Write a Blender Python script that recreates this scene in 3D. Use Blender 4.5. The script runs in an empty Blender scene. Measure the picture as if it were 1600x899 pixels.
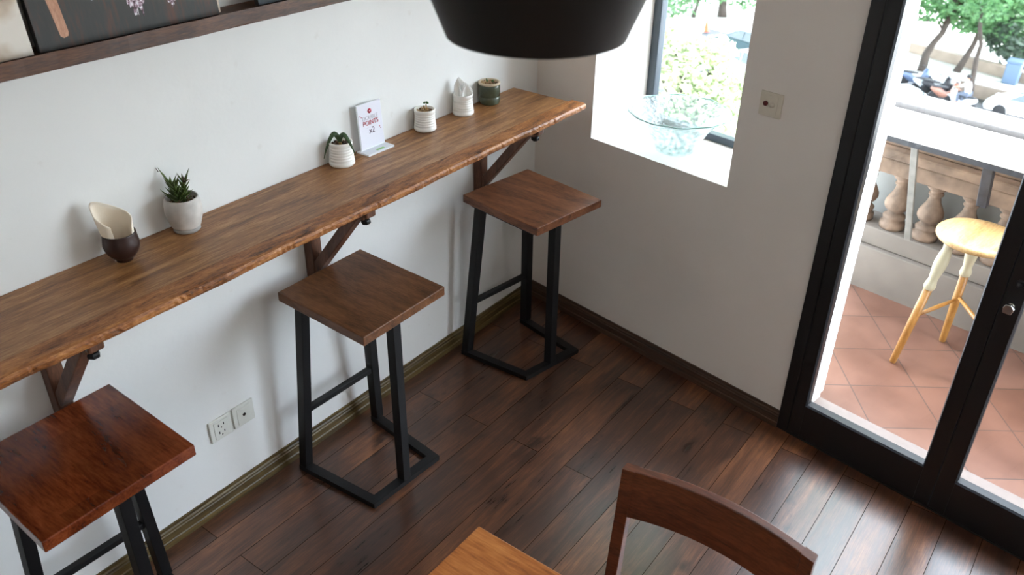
import bpy, bmesh, math, random
from mathutils import Vector, Matrix, Euler
C = bpy.context.scene.collection
R = math.radians
random.seed(7)

# ------------------------------------------------------------------ camera
CAM = Vector((-3.0249, -2.0910, 2.2318)); YAW, PITCH, ROLL, FPX = -0.9381, -0.5396, 0.0173, 1341.27
fwd = Vector((math.cos(PITCH)*math.sin(-YAW), math.cos(PITCH)*math.cos(-YAW), math.sin(PITCH)))
rt = fwd.cross(Vector((0, 0, 1))).normalized(); up = rt.cross(fwd)
rt2 = math.cos(ROLL)*rt + math.sin(ROLL)*up; up2 = -math.sin(ROLL)*rt + math.cos(ROLL)*up
cd = bpy.data.cameras.new('camera'); cam = bpy.data.objects.new('camera', cd); C.objects.link(cam)
M = Matrix((rt2, up2, -fwd)).transposed().to_4x4(); M.translation = CAM; cam.matrix_world = M
cd.sensor_fit = 'HORIZONTAL'; cd.sensor_width = 36; cd.lens = FPX/1600*36
cd.clip_start = .05; cd.clip_end = 400
cd.dof.use_dof = True; cd.dof.focus_distance = 2.75; cd.dof.aperture_fstop = 4.6
bpy.context.scene.camera = cam
def at(px, py, depth):
    "world point at a real distance along a sight line (for the far street)"
    return CAM + depth*(fwd + (px-800)/FPX*rt2 - (py-449.5)/FPX*up2)
def on_ground(px, py, z):
    d = fwd + (px-800)/FPX*rt2 - (py-449.5)/FPX*up2
    return CAM + d*((z-CAM.z)/d.z)

# wall_right is not square to wall_left: u runs along it from the corner, v points outdoors
AB = -0.1659; LN = math.hypot(1, AB)
DB = Vector((AB, -1, 0))/LN; NB = Vector((1, AB, 0))/LN
RZB = math.atan2(DB.y, DB.x)
MBW = Matrix((DB, NB, Vector((0, 0, 1)))).transposed().to_4x4()
def W(u, v, z=0): return MBW @ Vector((u, v, z))
YA = 0.012

# ------------------------------------------------------------------ materials
def lin(c):
    return tuple((x/12.92 if x <= .04045 else ((x+.055)/1.055)**2.4) for x in (v/255 for v in c)) + (1,)
def new_mat(name):
    m = bpy.data.materials.new(name); m.use_nodes = True
    n = m.node_tree.nodes; l = m.node_tree.links
    return m, n, l, n['Principled BSDF']
def plain(name, col, rough=.5, metal=0, spec=.5, noise=0, nscale=20, bump=0, bscale=80, trans=0):
    m, n, l, b = new_mat(name)
    b.inputs['Base Color'].default_value = lin(col); b.inputs['Roughness'].default_value = rough
    b.inputs['Metallic'].default_value = metal; b.inputs['Specular IOR Level'].default_value = spec
    if trans: b.inputs['Transmission Weight'].default_value = trans
    tc = n.new('ShaderNodeTexCoord')
    if noise:
        t = n.new('ShaderNodeTexNoise'); t.inputs['Scale'].default_value = nscale; t.inputs['Detail'].default_value = 5
        l.new(tc.outputs['Object'], t.inputs['Vector'])
        r = n.new('ShaderNodeValToRGB'); c = lin(col)
        r.color_ramp.elements[0].position = .3; r.color_ramp.elements[1].position = .7
        r.color_ramp.elements[0].color = tuple(x*(1-noise) for x in c[:3])+(1,)
        r.color_ramp.elements[1].color = tuple(min(1, x*(1+noise)) for x in c[:3])+(1,)
        l.new(t.outputs['Fac'], r.inputs['Fac']); l.new(r.outputs['Color'], b.inputs['Base Color'])
    if bump:
        t = n.new('ShaderNodeTexNoise'); t.inputs['Scale'].default_value = bscale; t.inputs['Detail'].default_value = 4
        l.new(tc.outputs['Object'], t.inputs['Vector'])
        k = n.new('ShaderNodeBump'); k.inputs['Strength'].default_value = bump; k.inputs['Distance'].default_value = .01
        l.new(t.outputs['Fac'], k.inputs['Height']); l.new(k.outputs['Normal'], b.inputs['Normal'])
    return m
def wood(name, cols, grain=(1, 14, 14), scale=3.0, rough=.4, spec=.5, streak=.5, spots=0, bump=.15, coat=0, off=(0, 0, 0), patch=None):
    "cols: dark, mid, light in sRGB; grain: mapping scale, the small axis runs along the grain"
    m, n, l, b = new_mat(name)
    tc = n.new('ShaderNodeTexCoord'); mp = n.new('ShaderNodeMapping')
    mp.inputs['Scale'].default_value = grain; mp.inputs['Location'].default_value = off
    l.new(tc.outputs['Object'], mp.inputs['Vector'])
    t1 = n.new('ShaderNodeTexNoise'); t1.inputs['Scale'].default_value = scale; t1.inputs['Detail'].default_value = 8
    t1.inputs['Roughness'].default_value = .62; t1.inputs['Distortion'].default_value = .6
    t2 = n.new('ShaderNodeTexNoise'); t2.inputs['Scale'].default_value = scale*9; t2.inputs['Detail'].default_value = 4
    l.new(mp.outputs['Vector'], t1.inputs['Vector']); l.new(mp.outputs['Vector'], t2.inputs['Vector'])
    mx = n.new('ShaderNodeMix'); mx.data_type = 'FLOAT'; mx.inputs[0].default_value = .35*streak*2
    l.new(t1.outputs['Fac'], mx.inputs[2]); l.new(t2.outputs['Fac'], mx.inputs[3])
    r = n.new('ShaderNodeValToRGB'); e = r.color_ramp.elements
    e[0].position = .36; e[0].color = lin(cols[0]); e[1].position = .66; e[1].color = lin(cols[2])
    k = e.new(.5); k.color = lin(cols[1])
    l.new(mx.outputs[0], r.inputs['Fac'])
    out = r.outputs['Color']
    if spots:
        t3 = n.new('ShaderNodeTexNoise'); t3.inputs['Scale'].default_value = 9; t3.inputs['Detail'].default_value = 3
        mp2 = n.new('ShaderNodeMapping'); mp2.inputs['Scale'].default_value = (.5+.5*(grain[0] > 2), .5+.5*(grain[1] > 2), 1)
        l.new(tc.outputs['Object'], mp2.inputs['Vector']); l.new(mp2.outputs['Vector'], t3.inputs['Vector'])
        r3 = n.new('ShaderNodeValToRGB'); r3.color_ramp.elements[0].position = .58; r3.color_ramp.elements[1].position = .74
        l.new(t3.outputs['Fac'], r3.inputs['Fac'])
        m3 = n.new('ShaderNodeMix'); m3.data_type = 'RGBA'; m3.blend_type = 'MULTIPLY'
        m3.inputs[7].default_value = (1-spots, 1-spots, 1-spots, 1)
        l.new(r3.outputs['Color'], m3.inputs[0]); l.new(out, m3.inputs[6]); out = m3.outputs[2]
    if patch:   # glued staves / parquet squares with their own tint
        br = n.new('ShaderNodeTexBrick'); br.inputs['Scale'].default_value = 1; br.inputs['Mortar Size'].default_value = 0
        br.inputs['Brick Width'].default_value = patch[0]; br.inputs['Row Height'].default_value = patch[1]
        br.inputs['Color1'].default_value = (.55, .55, .55, 1); br.inputs['Color2'].default_value = (1, 1, 1, 1)
        mp4 = n.new('ShaderNodeMapping'); mp4.inputs['Location'].default_value = (3.03, 3.06, 0)
        l.new(tc.outputs['Object'], mp4.inputs['Vector']); l.new(mp4.outputs['Vector'], br.inputs['Vector'])
        m4 = n.new('ShaderNodeMix'); m4.data_type = 'RGBA'; m4.blend_type = 'MULTIPLY'; m4.inputs[0].default_value = 1
        l.new(out, m4.inputs[6]); l.new(br.outputs['Color'], m4.inputs[7]); out = m4.outputs[2]
    l.new(out, b.inputs['Base Color'])
    b.inputs['Roughness'].default_value = rough; b.inputs['Specular IOR Level'].default_value = spec
    if coat: b.inputs['Coat Weight'].default_value = coat; b.inputs['Coat Roughness'].default_value = .12
    if bump:
        k = n.new('ShaderNodeBump'); k.inputs['Strength'].default_value = bump; k.inputs['Distance'].default_value = .004
        l.new(mx.outputs[0], k.inputs['Height']); l.new(k.outputs['Normal'], b.inputs['Normal'])
    return m
def floor_mat():
    m, n, l, b = new_mat('dark_plank_floor')
    tc = n.new('ShaderNodeTexCoord'); mp = n.new('ShaderNodeMapping')
    RH = .122
    mp.inputs['Location'].default_value = (10.006, 10*RH+.945-8*RH+RH*6, 0)
    l.new(tc.outputs['Object'], mp.inputs['Vector'])
    br = n.new('ShaderNodeTexBrick'); br.offset = .37; br.offset_frequency = 2
    br.inputs['Scale'].default_value = 1; br.inputs['Brick Width'].default_value = 1.61; br.inputs['Row Height'].default_value = RH
    br.inputs['Mortar Size'].default_value = .0013; br.inputs['Mortar Smooth'].default_value = .3; br.inputs['Bias'].default_value = 0
    br.inputs['Color1'].default_value = (0, 0, 0, 1); br.inputs['Color2'].default_value = (1, 1, 1, 1); br.inputs['Mortar'].default_value = (.5, .5, .5, 1)
    l.new(mp.outputs['Vector'], br.inputs['Vector'])
    sp = n.new('ShaderNodeSeparateColor'); l.new(br.outputs['Color'], sp.inputs[0])
    mu = n.new('ShaderNodeMath'); mu.operation = 'MULTIPLY'; mu.inputs[1].default_value = 23.7; l.new(sp.outputs[0], mu.inputs[0])
    def noise(sc, scale, det, ro=.6, dis=0):
        q = n.new('ShaderNodeMapping'); q.inputs['Scale'].default_value = sc; l.new(tc.outputs['Object'], q.inputs['Vector'])
        t = n.new('ShaderNodeTexNoise'); t.noise_dimensions = '4D'; t.inputs['Scale'].default_value = scale
        t.inputs['Detail'].default_value = det; t.inputs['Roughness'].default_value = ro; t.inputs['Distortion'].default_value = dis
        l.new(q.outputs['Vector'], t.inputs['Vector']); l.new(mu.outputs[0], t.inputs['W']); return t.outputs['Fac']
    a = noise((1, 11, 1), 2.8, 10, .6, .9); f = noise((1, 24, 1), 14, 5); cl = noise((1, 2.2, 1), 2.6, 5, .6, .5); kn = noise((1, 1.9, 1), 5.2, 4)
    mx = n.new('ShaderNodeMix'); mx.data_type = 'FLOAT'; mx.inputs[0].default_value = .38; l.new(a, mx.inputs[2]); l.new(f, mx.inputs[3])
    mx2 = n.new('ShaderNodeMix'); mx2.data_type = 'FLOAT'; mx2.inputs[0].default_value = .36; l.new(mx.outputs[0], mx2.inputs[2]); l.new(cl, mx2.inputs[3])
    ad = n.new('ShaderNodeMath'); ad.operation = 'MULTIPLY_ADD'; ad.inputs[1].default_value = .10; ad.inputs[2].default_value = -.05
    l.new(sp.outputs[0], ad.inputs[0])
    ad2 = n.new('ShaderNodeMath'); l.new(ad.outputs[0], ad2.inputs[0]); l.new(mx2.outputs[0], ad2.inputs[1])
    r = n.new('ShaderNodeValToRGB'); e = r.color_ramp.elements
    e[0].position = .34; e[0].color = lin((32, 22, 18)); e[1].position = .68; e[1].color = lin((150, 98, 62))
    k = e.new(.46); k.color = lin((66, 41, 29)); k = e.new(.55); k.color = lin((100, 62, 41))
    l.new(ad2.outputs[0], r.inputs['Fac'])
    r3 = n.new('ShaderNodeValToRGB'); r3.color_ramp.elements[0].position = .60; r3.color_ramp.elements[1].position = .70
    l.new(kn, r3.inputs['Fac'])
    m3 = n.new('ShaderNodeMix'); m3.data_type = 'RGBA'; m3.blend_type = 'MULTIPLY'; m3.inputs[7].default_value = (.25, .24, .26, 1)
    l.new(r3.outputs['Color'], m3.inputs[0]); l.new(r.outputs['Color'], m3.inputs[6])
    m4 = n.new('ShaderNodeMix'); m4.data_type = 'RGBA'; m4.inputs[7].default_value = lin((34, 23, 18))
    l.new(br.outputs['Fac'], m4.inputs[0]); l.new(m3.outputs[2], m4.inputs[6])
    l.new(m4.outputs[2], b.inputs['Base Color'])
    sc = noise((1, .25, 1), 46, 3, .7)   # saw marks across the boards
    rr = n.new('ShaderNodeMapRange'); rr.inputs['From Min'].default_value = .3; rr.inputs['From Max'].default_value = .75
    rr.inputs['To Min'].default_value = .25; rr.inputs['To Max'].default_value = .36
    l.new(mx2.outputs[0], rr.inputs['Value']); l.new(rr.outputs[0], b.inputs['Roughness'])
    iv = n.new('ShaderNodeMath'); iv.operation = 'MULTIPLY_ADD'; iv.inputs[1].default_value = -.8; iv.inputs[2].default_value = .85; l.new(br.outputs['Fac'], iv.inputs[0]); l.new(iv.outputs[0], b.inputs['Specular IOR Level'])
    hs = n.new('ShaderNodeMix'); hs.data_type = 'FLOAT'; hs.inputs[0].default_value = .35; l.new(mx2.outputs[0], hs.inputs[2]); l.new(sc, hs.inputs[3])
    h2 = n.new('ShaderNodeMath'); h2.operation = 'MULTIPLY_ADD'; h2.inputs[1].default_value = -.5; l.new(br.outputs['Fac'], h2.inputs[0]); l.new(hs.outputs[0], h2.inputs[2])
    bp = n.new('ShaderNodeBump'); bp.inputs['Strength'].default_value = .12; bp.inputs['Distance'].default_value = .004
    l.new(h2.outputs[0], bp.inputs['Height']); l.new(bp.outputs['Normal'], b.inputs['Normal'])
    return m
def wall_mat(name, col):
    m, n, l, b = new_mat(name)
    tc = n.new('ShaderNodeTexCoord')
    t = n.new('ShaderNodeTexNoise'); t.inputs['Scale'].default_value = 1.6; t.inputs['Detail'].default_value = 6
    s = n.new('ShaderNodeTexNoise'); s.inputs['Scale'].default_value = 26; s.inputs['Detail'].default_value = 2
    l.new(tc.outputs['Object'], t.inputs['Vector']); l.new(tc.outputs['Object'], s.inputs['Vector'])
    r = n.new('ShaderNodeValToRGB'); c = lin(col)
    r.color_ramp.elements[0].position = .35; r.color_ramp.elements[0].color = tuple(x*.93 for x in c[:3])+(1,)
    r.color_ramp.elements[1].position = .6; r.color_ramp.elements[1].color = c
    l.new(t.outputs['Fac'], r.inputs['Fac'])
    r2 = n.new('ShaderNodeValToRGB'); r2.color_ramp.elements[0].position = .70; r2.color_ramp.elements[1].position = .80
    r2.color_ramp.elements[0].color = (1, 1, 1, 1); r2.color_ramp.elements[1].color = (.80, .76, .72, 1)   # scuffs
    l.new(s.outputs['Fac'], r2.inputs['Fac'])
    mm = n.new('ShaderNodeMix'); mm.data_type = 'RGBA'; mm.blend_type = 'MULTIPLY'; mm.inputs[0].default_value = .25
    l.new(r.outputs['Color'], mm.inputs[6]); l.new(r2.outputs['Color'], mm.inputs[7]); l.new(mm.outputs[2], b.inputs['Base Color'])
    b.inputs['Roughness'].default_value = .75; b.inputs['Specular IOR Level'].default_value = .25
    g = n.new('ShaderNodeTexNoise'); g.inputs['Scale'].default_value = 35; g.inputs['Detail'].default_value = 5
    l.new(tc.outputs['Object'], g.inputs['Vector'])
    k = n.new('ShaderNodeBump'); k.inputs['Strength'].default_value = .06; k.inputs['Distance'].default_value = .01
    l.new(g.outputs['Fac'], k.inputs['Height']); l.new(k.outputs['Normal'], b.inputs['Normal'])
    return m
def schlick(n, l, nrm=None, f0=.04):
    lw = n.new('ShaderNodeLayerWeight'); lw.inputs['Blend'].default_value = .5
    if nrm: l.new(nrm, lw.inputs['Normal'])
    p = n.new('ShaderNodeMath'); p.operation = 'POWER'; p.inputs[1].default_value = 5; l.new(lw.outputs['Facing'], p.inputs[0])
    q = n.new('ShaderNodeMath'); q.operation = 'MULTIPLY_ADD'; q.inputs[1].default_value = 1-f0; q.inputs[2].default_value = f0; l.new(p.outputs[0], q.inputs[0])
    return q
def glass_pane_mat():
    m, n, l, b = new_mat('window_glass'); n.remove(b)
    tr = n.new('ShaderNodeBsdfTransparent'); gl = n.new('ShaderNodeBsdfGlossy'); gl.inputs['Roughness'].default_value = .02
    tr.inputs['Color'].default_value = (.97, .985, .98, 1)
    fr = schlick(n, l)
    mx = n.new('ShaderNodeMixShader'); l.new(fr.outputs[0], mx.inputs[0]); l.new(tr.outputs[0], mx.inputs[1]); l.new(gl.outputs[0], mx.inputs[2])
    l.new(mx.outputs[0], n['Material Output'].inputs['Surface'])
    return m
def bowl_glass_mat():
    m, n, l, b = new_mat('rippled_glass'); n.remove(b)
    tc = n.new('ShaderNodeTexCoord'); t = n.new('ShaderNodeTexNoise'); t.inputs['Scale'].default_value = 62; t.inputs['Detail'].default_value = 2
    l.new(tc.outputs['Object'], t.inputs['Vector'])
    k = n.new('ShaderNodeBump'); k.inputs['Strength'].default_value = .55; k.inputs['Distance'].default_value = .012
    l.new(t.outputs['Fac'], k.inputs['Height'])
    tr = n.new('ShaderNodeBsdfTransparent')
    rp = n.new('ShaderNodeValToRGB'); rp.color_ramp.elements[0].position = .36; rp.color_ramp.elements[0].color = (.48, .54, .54, 1); rp.color_ramp.elements[1].position = .56; rp.color_ramp.elements[1].color = (.90, .935, .93, 1)
    l.new(t.outputs['Fac'], rp.inputs['Fac']); l.new(rp.outputs['Color'], tr.inputs['Color'])
    gl = n.new('ShaderNodeBsdfGlossy'); gl.inputs['Roughness'].default_value = .06; gl.inputs['Color'].default_value = (.95, 1, 1, 1)
    df = n.new('ShaderNodeBsdfTranslucent'); df.inputs['Color'].default_value = (.86, .92, .92, 1); l.new(k.outputs['Normal'], df.inputs['Normal'])
    l.new(k.outputs['Normal'], gl.inputs['Normal'])
    fr = schlick(n, l, k.outputs['Normal'])
    m1 = n.new('ShaderNodeMixShader'); m1.inputs[0].default_value = .12; l.new(tr.outputs[0], m1.inputs[1]); l.new(df.outputs[0], m1.inputs[2])
    mx = n.new('ShaderNodeMixShader'); l.new(fr.outputs[0], mx.inputs[0]); l.new(m1.outputs[0], mx.inputs[1]); l.new(gl.outputs[0], mx.inputs[2])
    l.new(mx.outputs[0], n['Material Output'].inputs['Surface'])
    return m
def leaf_mat(name, c1, c2, rough=.5, transl=.35):
    m, n, l, b = new_mat(name)
    tc = n.new('ShaderNodeTexCoord'); t = n.new('ShaderNodeTexNoise'); t.inputs['Scale'].default_value = 6; t.inputs['Detail'].default_value = 3
    l.new(tc.outputs['Object'], t.inputs['Vector'])
    r = n.new('ShaderNodeValToRGB'); r.color_ramp.elements[0].position = .35; r.color_ramp.elements[1].position = .65
    r.color_ramp.elements[0].color = lin(c1); r.color_ramp.elements[1].color = lin(c2)
    l.new(t.outputs['Fac'], r.inputs['Fac']); l.new(r.outputs['Color'], b.inputs['Base Color']); b.inputs['Roughness'].default_value = rough
    if transl:
        tl = n.new('ShaderNodeBsdfTranslucent'); l.new(r.outputs['Color'], tl.inputs['Color'])
        mx = n.new('ShaderNodeMixShader'); mx.inputs[0].default_value = transl
        l.new(b.outputs[0], mx.inputs[1]); l.new(tl.outputs[0], mx.inputs[2]); l.new(mx.outputs[0], n['Material Output'].inputs['Surface'])
    return m
def speckle_mat(name, cols, scale, pos=(.42, .5, .58)):
    m, n, l, b = new_mat(name)
    tc = n.new('ShaderNodeTexCoord'); t = n.new('ShaderNodeTexNoise'); t.inputs['Scale'].default_value = scale; t.inputs['Detail'].default_value = 4
    l.new(tc.outputs['Object'], t.inputs['Vector']); r = n.new('ShaderNodeValToRGB'); e = r.color_ramp.elements
    e[0].position = pos[0]; e[0].color = lin(cols[0]); e[1].position = pos[2]; e[1].color = lin(cols[2]); k = e.new(pos[1]); k.color = lin(cols[1])
    l.new(t.outputs['Fac'], r.inputs['Fac']); l.new(r.outputs['Color'], b.inputs['Base Color']); b.inputs['Roughness'].default_value = .6
    return m
def tile_mat():
    m, n, l, b = new_mat('terracotta_tiles')
    tc = n.new('ShaderNodeTexCoord'); mp = n.new('ShaderNodeMapping')
    mp.vector_type = 'POINT'
    mp.inputs['Rotation'].default_value = (0, 0, R(-45))
    # object space is the (u,v) frame; seams at u+v = 2.325+.39k and v-u = -.595-.40k
    mp.inputs['Location'].default_value = (-2.325/math.sqrt(2)+20*.279, .595/math.sqrt(2)+20*.279, 0)
    l.new(tc.outputs['Object'], mp.inputs['Vector'])
    br = n.new('ShaderNodeTexBrick'); br.offset = 0; br.inputs['Scale'].default_value = 1; br.inputs['Brick Width'].default_value = .279; br.inputs['Row Height'].default_value = .279
    br.inputs['Mortar Size'].default_value = .0035; br.inputs['Mortar Smooth'].default_value = .4
    br.inputs['Color1'].default_value = lin((112, 78, 64)); br.inputs['Color2'].default_value = lin((124, 90, 76)); br.inputs['Mortar'].default_value = lin((82, 64, 56))
    l.new(mp.outputs['Vector'], br.inputs['Vector'])
    t = n.new('ShaderNodeTexNoise'); t.inputs['Scale'].default_value = 5; t.inputs['Detail'].default_value = 6; l.new(tc.outputs['Object'], t.inputs['Vector'])
    r = n.new('ShaderNodeValToRGB'); r.color_ramp.elements[0].color = (.62, .56, .52, 1); r.color_ramp.elements[1].color = (1, 1, 1, 1)
    r.color_ramp.elements[0].position = .3; r.color_ramp.elements[1].position = .62
    l.new(t.outputs['Fac'], r.inputs['Fac'])
    mm = n.new('ShaderNodeMix'); mm.data_type = 'RGBA'; mm.blend_type = 'MULTIPLY'; mm.inputs[0].default_value = .8
    l.new(br.outputs['Color'], mm.inputs[6]); l.new(r.outputs['Color'], mm.inputs[7]); l.new(mm.outputs[2], b.inputs['Base Color'])
    b.inputs['Roughness'].default_value = .36; b.inputs['Specular IOR Level'].default_value = .7
    return m

MT = {}
MT['floor'] = floor_mat()
MT['wall'] = wall_mat('white_wall_paint', (232, 232, 230))
MT['wall_r'] = wall_mat('off_white_wall_paint', (236, 229, 222))
MT['ceiling'] = plain('ceiling_paint', (225, 225, 222), .9, spec=.1)
MT['base_l'] = wood('baseboard_wood', [(48, 36, 16), (84, 67, 33), (116, 97, 56)], (1, 30, 30), 3, .45, bump=.1)
MT['base_r'] = wood('baseboard_dark_wood', [(44, 32, 24), (70, 50, 37), (96, 70, 52)], (1, 30, 30), 3, .45, bump=.1)
MT['counter'] = wood('counter_wood', [(102, 64, 36), (148, 101, 59), (188, 142, 93)], (1, 11, 11), 3.0, .38, .5, spots=.3, bump=.12)
MT['live'] = wood('live_edge_wood', [(54, 30, 16), (150, 92, 46), (196, 136, 78)], (1, 5, 5), 7, .5, spots=.5, bump=.5)
MT['bracket'] = wood('bracket_wood', [(62, 38, 26), (92, 58, 40), (120, 80, 56)], (6, 6, 1), 5, .5)
MT['seat'] = wood('stool_seat_wood', [(68, 42, 25), (102, 66, 41), (128, 86, 56)], (7, 1, 7), 3.5, .40, .3, spots=.25)
MT['seat_far'] = wood('stool_far_seat_wood', [(74, 43, 28), (114, 70, 45), (138, 90, 60)], (7, 1, 7), 3.5, .42, .3, spots=.4, off=(2, 1, 0))
MT['seat_red'] = wood('stool_red_seat_wood', [(74, 26, 10), (120, 54, 26), (150, 78, 42)], (6, 1, 6), 3.2, .24, spots=.1, coat=.4, off=(4, 5, 0), patch=(.205, .13))
MT['steel'] = plain('black_steel', (17, 17, 19), .5, .0, .35, bump=.05, bscale=200)
MT['alu'] = plain('black_frame_paint', (22, 22, 24), .38, 0, .5)
MT['alu_edge'] = plain('frame_bead_paint', (40, 43, 48), .3, .2, .5)
MT['winframe'] = plain('window_frame_grey', (62, 72, 80), .4, .2)
MT['glass'] = glass_pane_mat(); MT['bowl'] = bowl_glass_mat()
MT['lamp'] = plain('lamp_black_enamel', (16, 15, 15), .55, 0, .4)
MT['lamp_in'] = plain('lamp_inner_brass', (180, 140, 70), .35, .9)
MT['cord'] = plain('black_cord', (15, 15, 15), .6)
MT['teak'] = wood('chair_teak', [(58, 28, 17), (94, 50, 31), (122, 70, 45)], (8, 1.2, 8), 3, .34, bump=.1, coat=.5)
MT['table'] = wood('table_teak', [(116, 62, 26), (172, 100, 44), (204, 134, 70)], (9, 1, 9), 2.6, .4, bump=.1, coat=.15)
MT['white_cer'] = plain('white_ceramic', (240, 238, 232), .35)
MT['white_rim'] = plain('cream_rim', (206, 190, 164), .45)
MT['brown_cer'] = plain('brown_ceramic', (50, 30, 26), .38, bump=.05)
MT['concrete'] = plain('marbled_ceramic', (196, 190, 184), .55, noise=.28, nscale=16)
MT['concrete_dark'] = plain('marbled_ceramic_foot', (150, 146, 142), .55, noise=.2, nscale=16)
MT['green_cer'] = plain('green_glaze', (74, 82, 66), .22, noise=.2, nscale=40)
MT['soil'] = speckle_mat('potting_soil', [(40, 26, 16), (84, 60, 38), (130, 98, 64)], 60)
MT['gravel'] = speckle_mat('tan_gravel', [(96, 72, 46), (164, 130, 90), (206, 176, 132)], 50)
MT['succulent'] = leaf_mat('succulent_green', (44, 62, 24), (98, 116, 52), .45, 0)
MT['tip'] = plain('dry_brown_tip', (70, 44, 30), .6)
MT['orchid'] = leaf_mat('strap_leaf_green', (38, 60, 34), (74, 100, 60), .35, 0)
MT['sprout'] = leaf_mat('sprout_green', (40, 80, 34), (70, 120, 50), .45, 0)
MT['stem'] = plain('pale_stem', (176, 140, 84), .6)
MT['napkin'] = plain('paper_napkin_cream', (240, 228, 210), .9, spec=.1, bump=.1, bscale=60)
MT['tissue'] = plain('paper_tissue_white', (250, 249, 246), .9, spec=.1, bump=.1, bscale=60)
MT['acrylic'] = plain('clear_acrylic', (238, 242, 246), .08, 0, .5)
MT['paper'] = plain('sign_paper', (226, 226, 236), .7)
MT['ink_red'] = plain('sign_red_ink', (176, 24, 52), .6)
MT['ink_grey'] = plain('sign_grey_ink', (196, 192, 200), .6)
MT['ink_dark'] = plain('sign_dark_ink', (84, 62, 84), .6)
MT['ink_green'] = plain('green_sticker', (150, 204, 130), .6)
MT['plate'] = plain('outlet_plastic', (216, 216, 208), .4)
MT['plate2'] = plain('switch_plastic', (214, 206, 190), .4)
MT['dark'] = plain('socket_dark', (20, 16, 16), .6)
MT['redbtn'] = plain('red_button', (84, 20, 20), .3)
MT['chrome'] = plain('chrome', (220, 220, 222), .15, 1)
MT['shelf'] = wood('shelf_wood', [(50, 29, 19), (86, 53, 34), (124, 80, 50)], (1, 8, 8), 5, .5, spots=.3)
MT['canvas'] = wood('dark_canvas_print', [(54, 54, 53), (60, 59, 57), (92, 60, 48)], (5, 5, .8), 3, .6, bump=0)
MT['canvas_edge'] = plain('black_canvas_edge', (22, 22, 24), .7)
MT['canvas_pale'] = speckle_mat('pale_print', [(160, 136, 116), (214, 196, 176), (240, 232, 222)], 4.5, (.40, .5, .58))
MT['pale_edge'] = plain('pale_print_edge', (226, 212, 194), .7)
MT['canvas_blue'] = plain('slate_print', (62, 70, 80), .6)
MT['spoon'] = wood('printed_spoon', [(170, 116, 92), (202, 150, 122), (222, 176, 148)], (5, 5, 1), 12, .6, bump=0)
MT['salt'] = speckle_mat('printed_salt', [(84, 60, 66), (180, 150, 168), (236, 230, 238)], 130)
MT['printblue'] = speckle_mat('printed_pale_herb', [(70, 74, 84), (150, 160, 186), (214, 220, 232)], 90)
MT['onion'] = plain('printed_onion', (190, 140, 124), .6)
MT['tile'] = tile_mat()
MT['stone_sill'] = plain('pale_threshold_stone', (128, 116, 110), .5, noise=.06, nscale=40)
MT['plaster'] = plain('exterior_white_plaster', (236, 236, 236), .85, spec=.1)
MT['bal'] = plain('weathered_balustrade', (120, 100, 84), .8, noise=.5, nscale=14, bump=.3, bscale=30)
MT['rail'] = plain('weathered_rail', (124, 102, 84), .8, noise=.5, nscale=8, bump=.3, bscale=30)
MT['plinth'] = plain('balcony_plinth', (116, 108, 100), .8, noise=.14, nscale=5)
MT['backing'] = plain('grey_parapet_backing', (150, 150, 146), .8, noise=.1, nscale=3)
MT['coping'] = plain('grey_granite', (96, 94, 94), .6, noise=.2, nscale=50)
MT['terr_top'] = plain('white_bar_top', (232, 230, 226), .5)
MT['terr_frame'] = plain('weathered_black_steel', (48, 50, 56), .5, noise=.4, nscale=30)
MT['terr_grey'] = plain('grey_steel_leg', (128, 126, 120), .5, noise=.2, nscale=20)
MT['pine'] = wood('pale_pine_seat', [(150, 112, 66), (178, 144, 96), (192, 164, 120)], (6, 1, 6), 3, .4, bump=.05)
MT['pine_leg'] = wood('honey_pine_leg', [(136, 88, 34), (160, 112, 52), (176, 130, 70)], (8, 8, 1), 4, .4, bump=.05)
MT['cream'] = plain('cream_paint', (176, 168, 142), .45)
MT['asphalt'] = plain('street_asphalt', (112, 112, 116), .9, noise=.1, nscale=.5)
MT['pave'] = plain('sunlit_pavement', (206, 202, 196), .9, noise=.06, nscale=.6)
MT['kerb'] = plain('street_wall_stone', (150, 134, 120), .9, noise=.15, nscale=2)
MT['bark'] = plain('tree_bark', (66, 56, 50), .9, noise=.25, nscale=4)
MT['leaf_far'] = leaf_mat('street_tree_leaves', (60, 104, 66), (116, 160, 104), .6)
MT['leaf_dark'] = leaf_mat('dark_street_leaves', (48, 64, 56), (84, 104, 84), .6)
MT['leaf_near'] = leaf_mat('sunlit_yellow_green_leaves', (138, 156, 112), (200, 210, 172), .5)
MT['carwhite'] = plain('white_car_paint', (236, 238, 240), .3)
MT['cardark'] = plain('dark_car_paint', (66, 88, 92), .3)
MT['cargrey'] = plain('silver_car_paint', (176, 180, 186), .3)
MT['carglass'] = plain('car_glass', (60, 76, 80), .1)
MT['tyre'] = plain('tyre_rubber', (40, 40, 42), .8)
MT['rim'] = plain('wheel_rim', (180, 182, 186), .3, .5)
MT['bikeblue'] = plain('blue_bike_paint', (96, 112, 140), .3)
MT['bikered'] = plain('red_bike_paint', (168, 120, 104), .3)
MT['bikewhite'] = plain('white_bike_paint', (222, 224, 226), .3)
MT['bikeblack'] = plain('black_bike_plastic', (48, 48, 52), .5)
MT['skin'] = plain('skin', (196, 144, 116), .6)
MT['shirt'] = plain('white_shirt', (226, 230, 236), .8)
MT['pants'] = plain('grey_trousers', (96, 104, 120), .8)
MT['hair'] = plain('black_hair', (30, 28, 30), .6)
MT['bin'] = plain('blue_grey_bin', (84, 104, 128), .6)
MT['orange'] = plain('orange_plastic', (220, 110, 70), .5)

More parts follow.
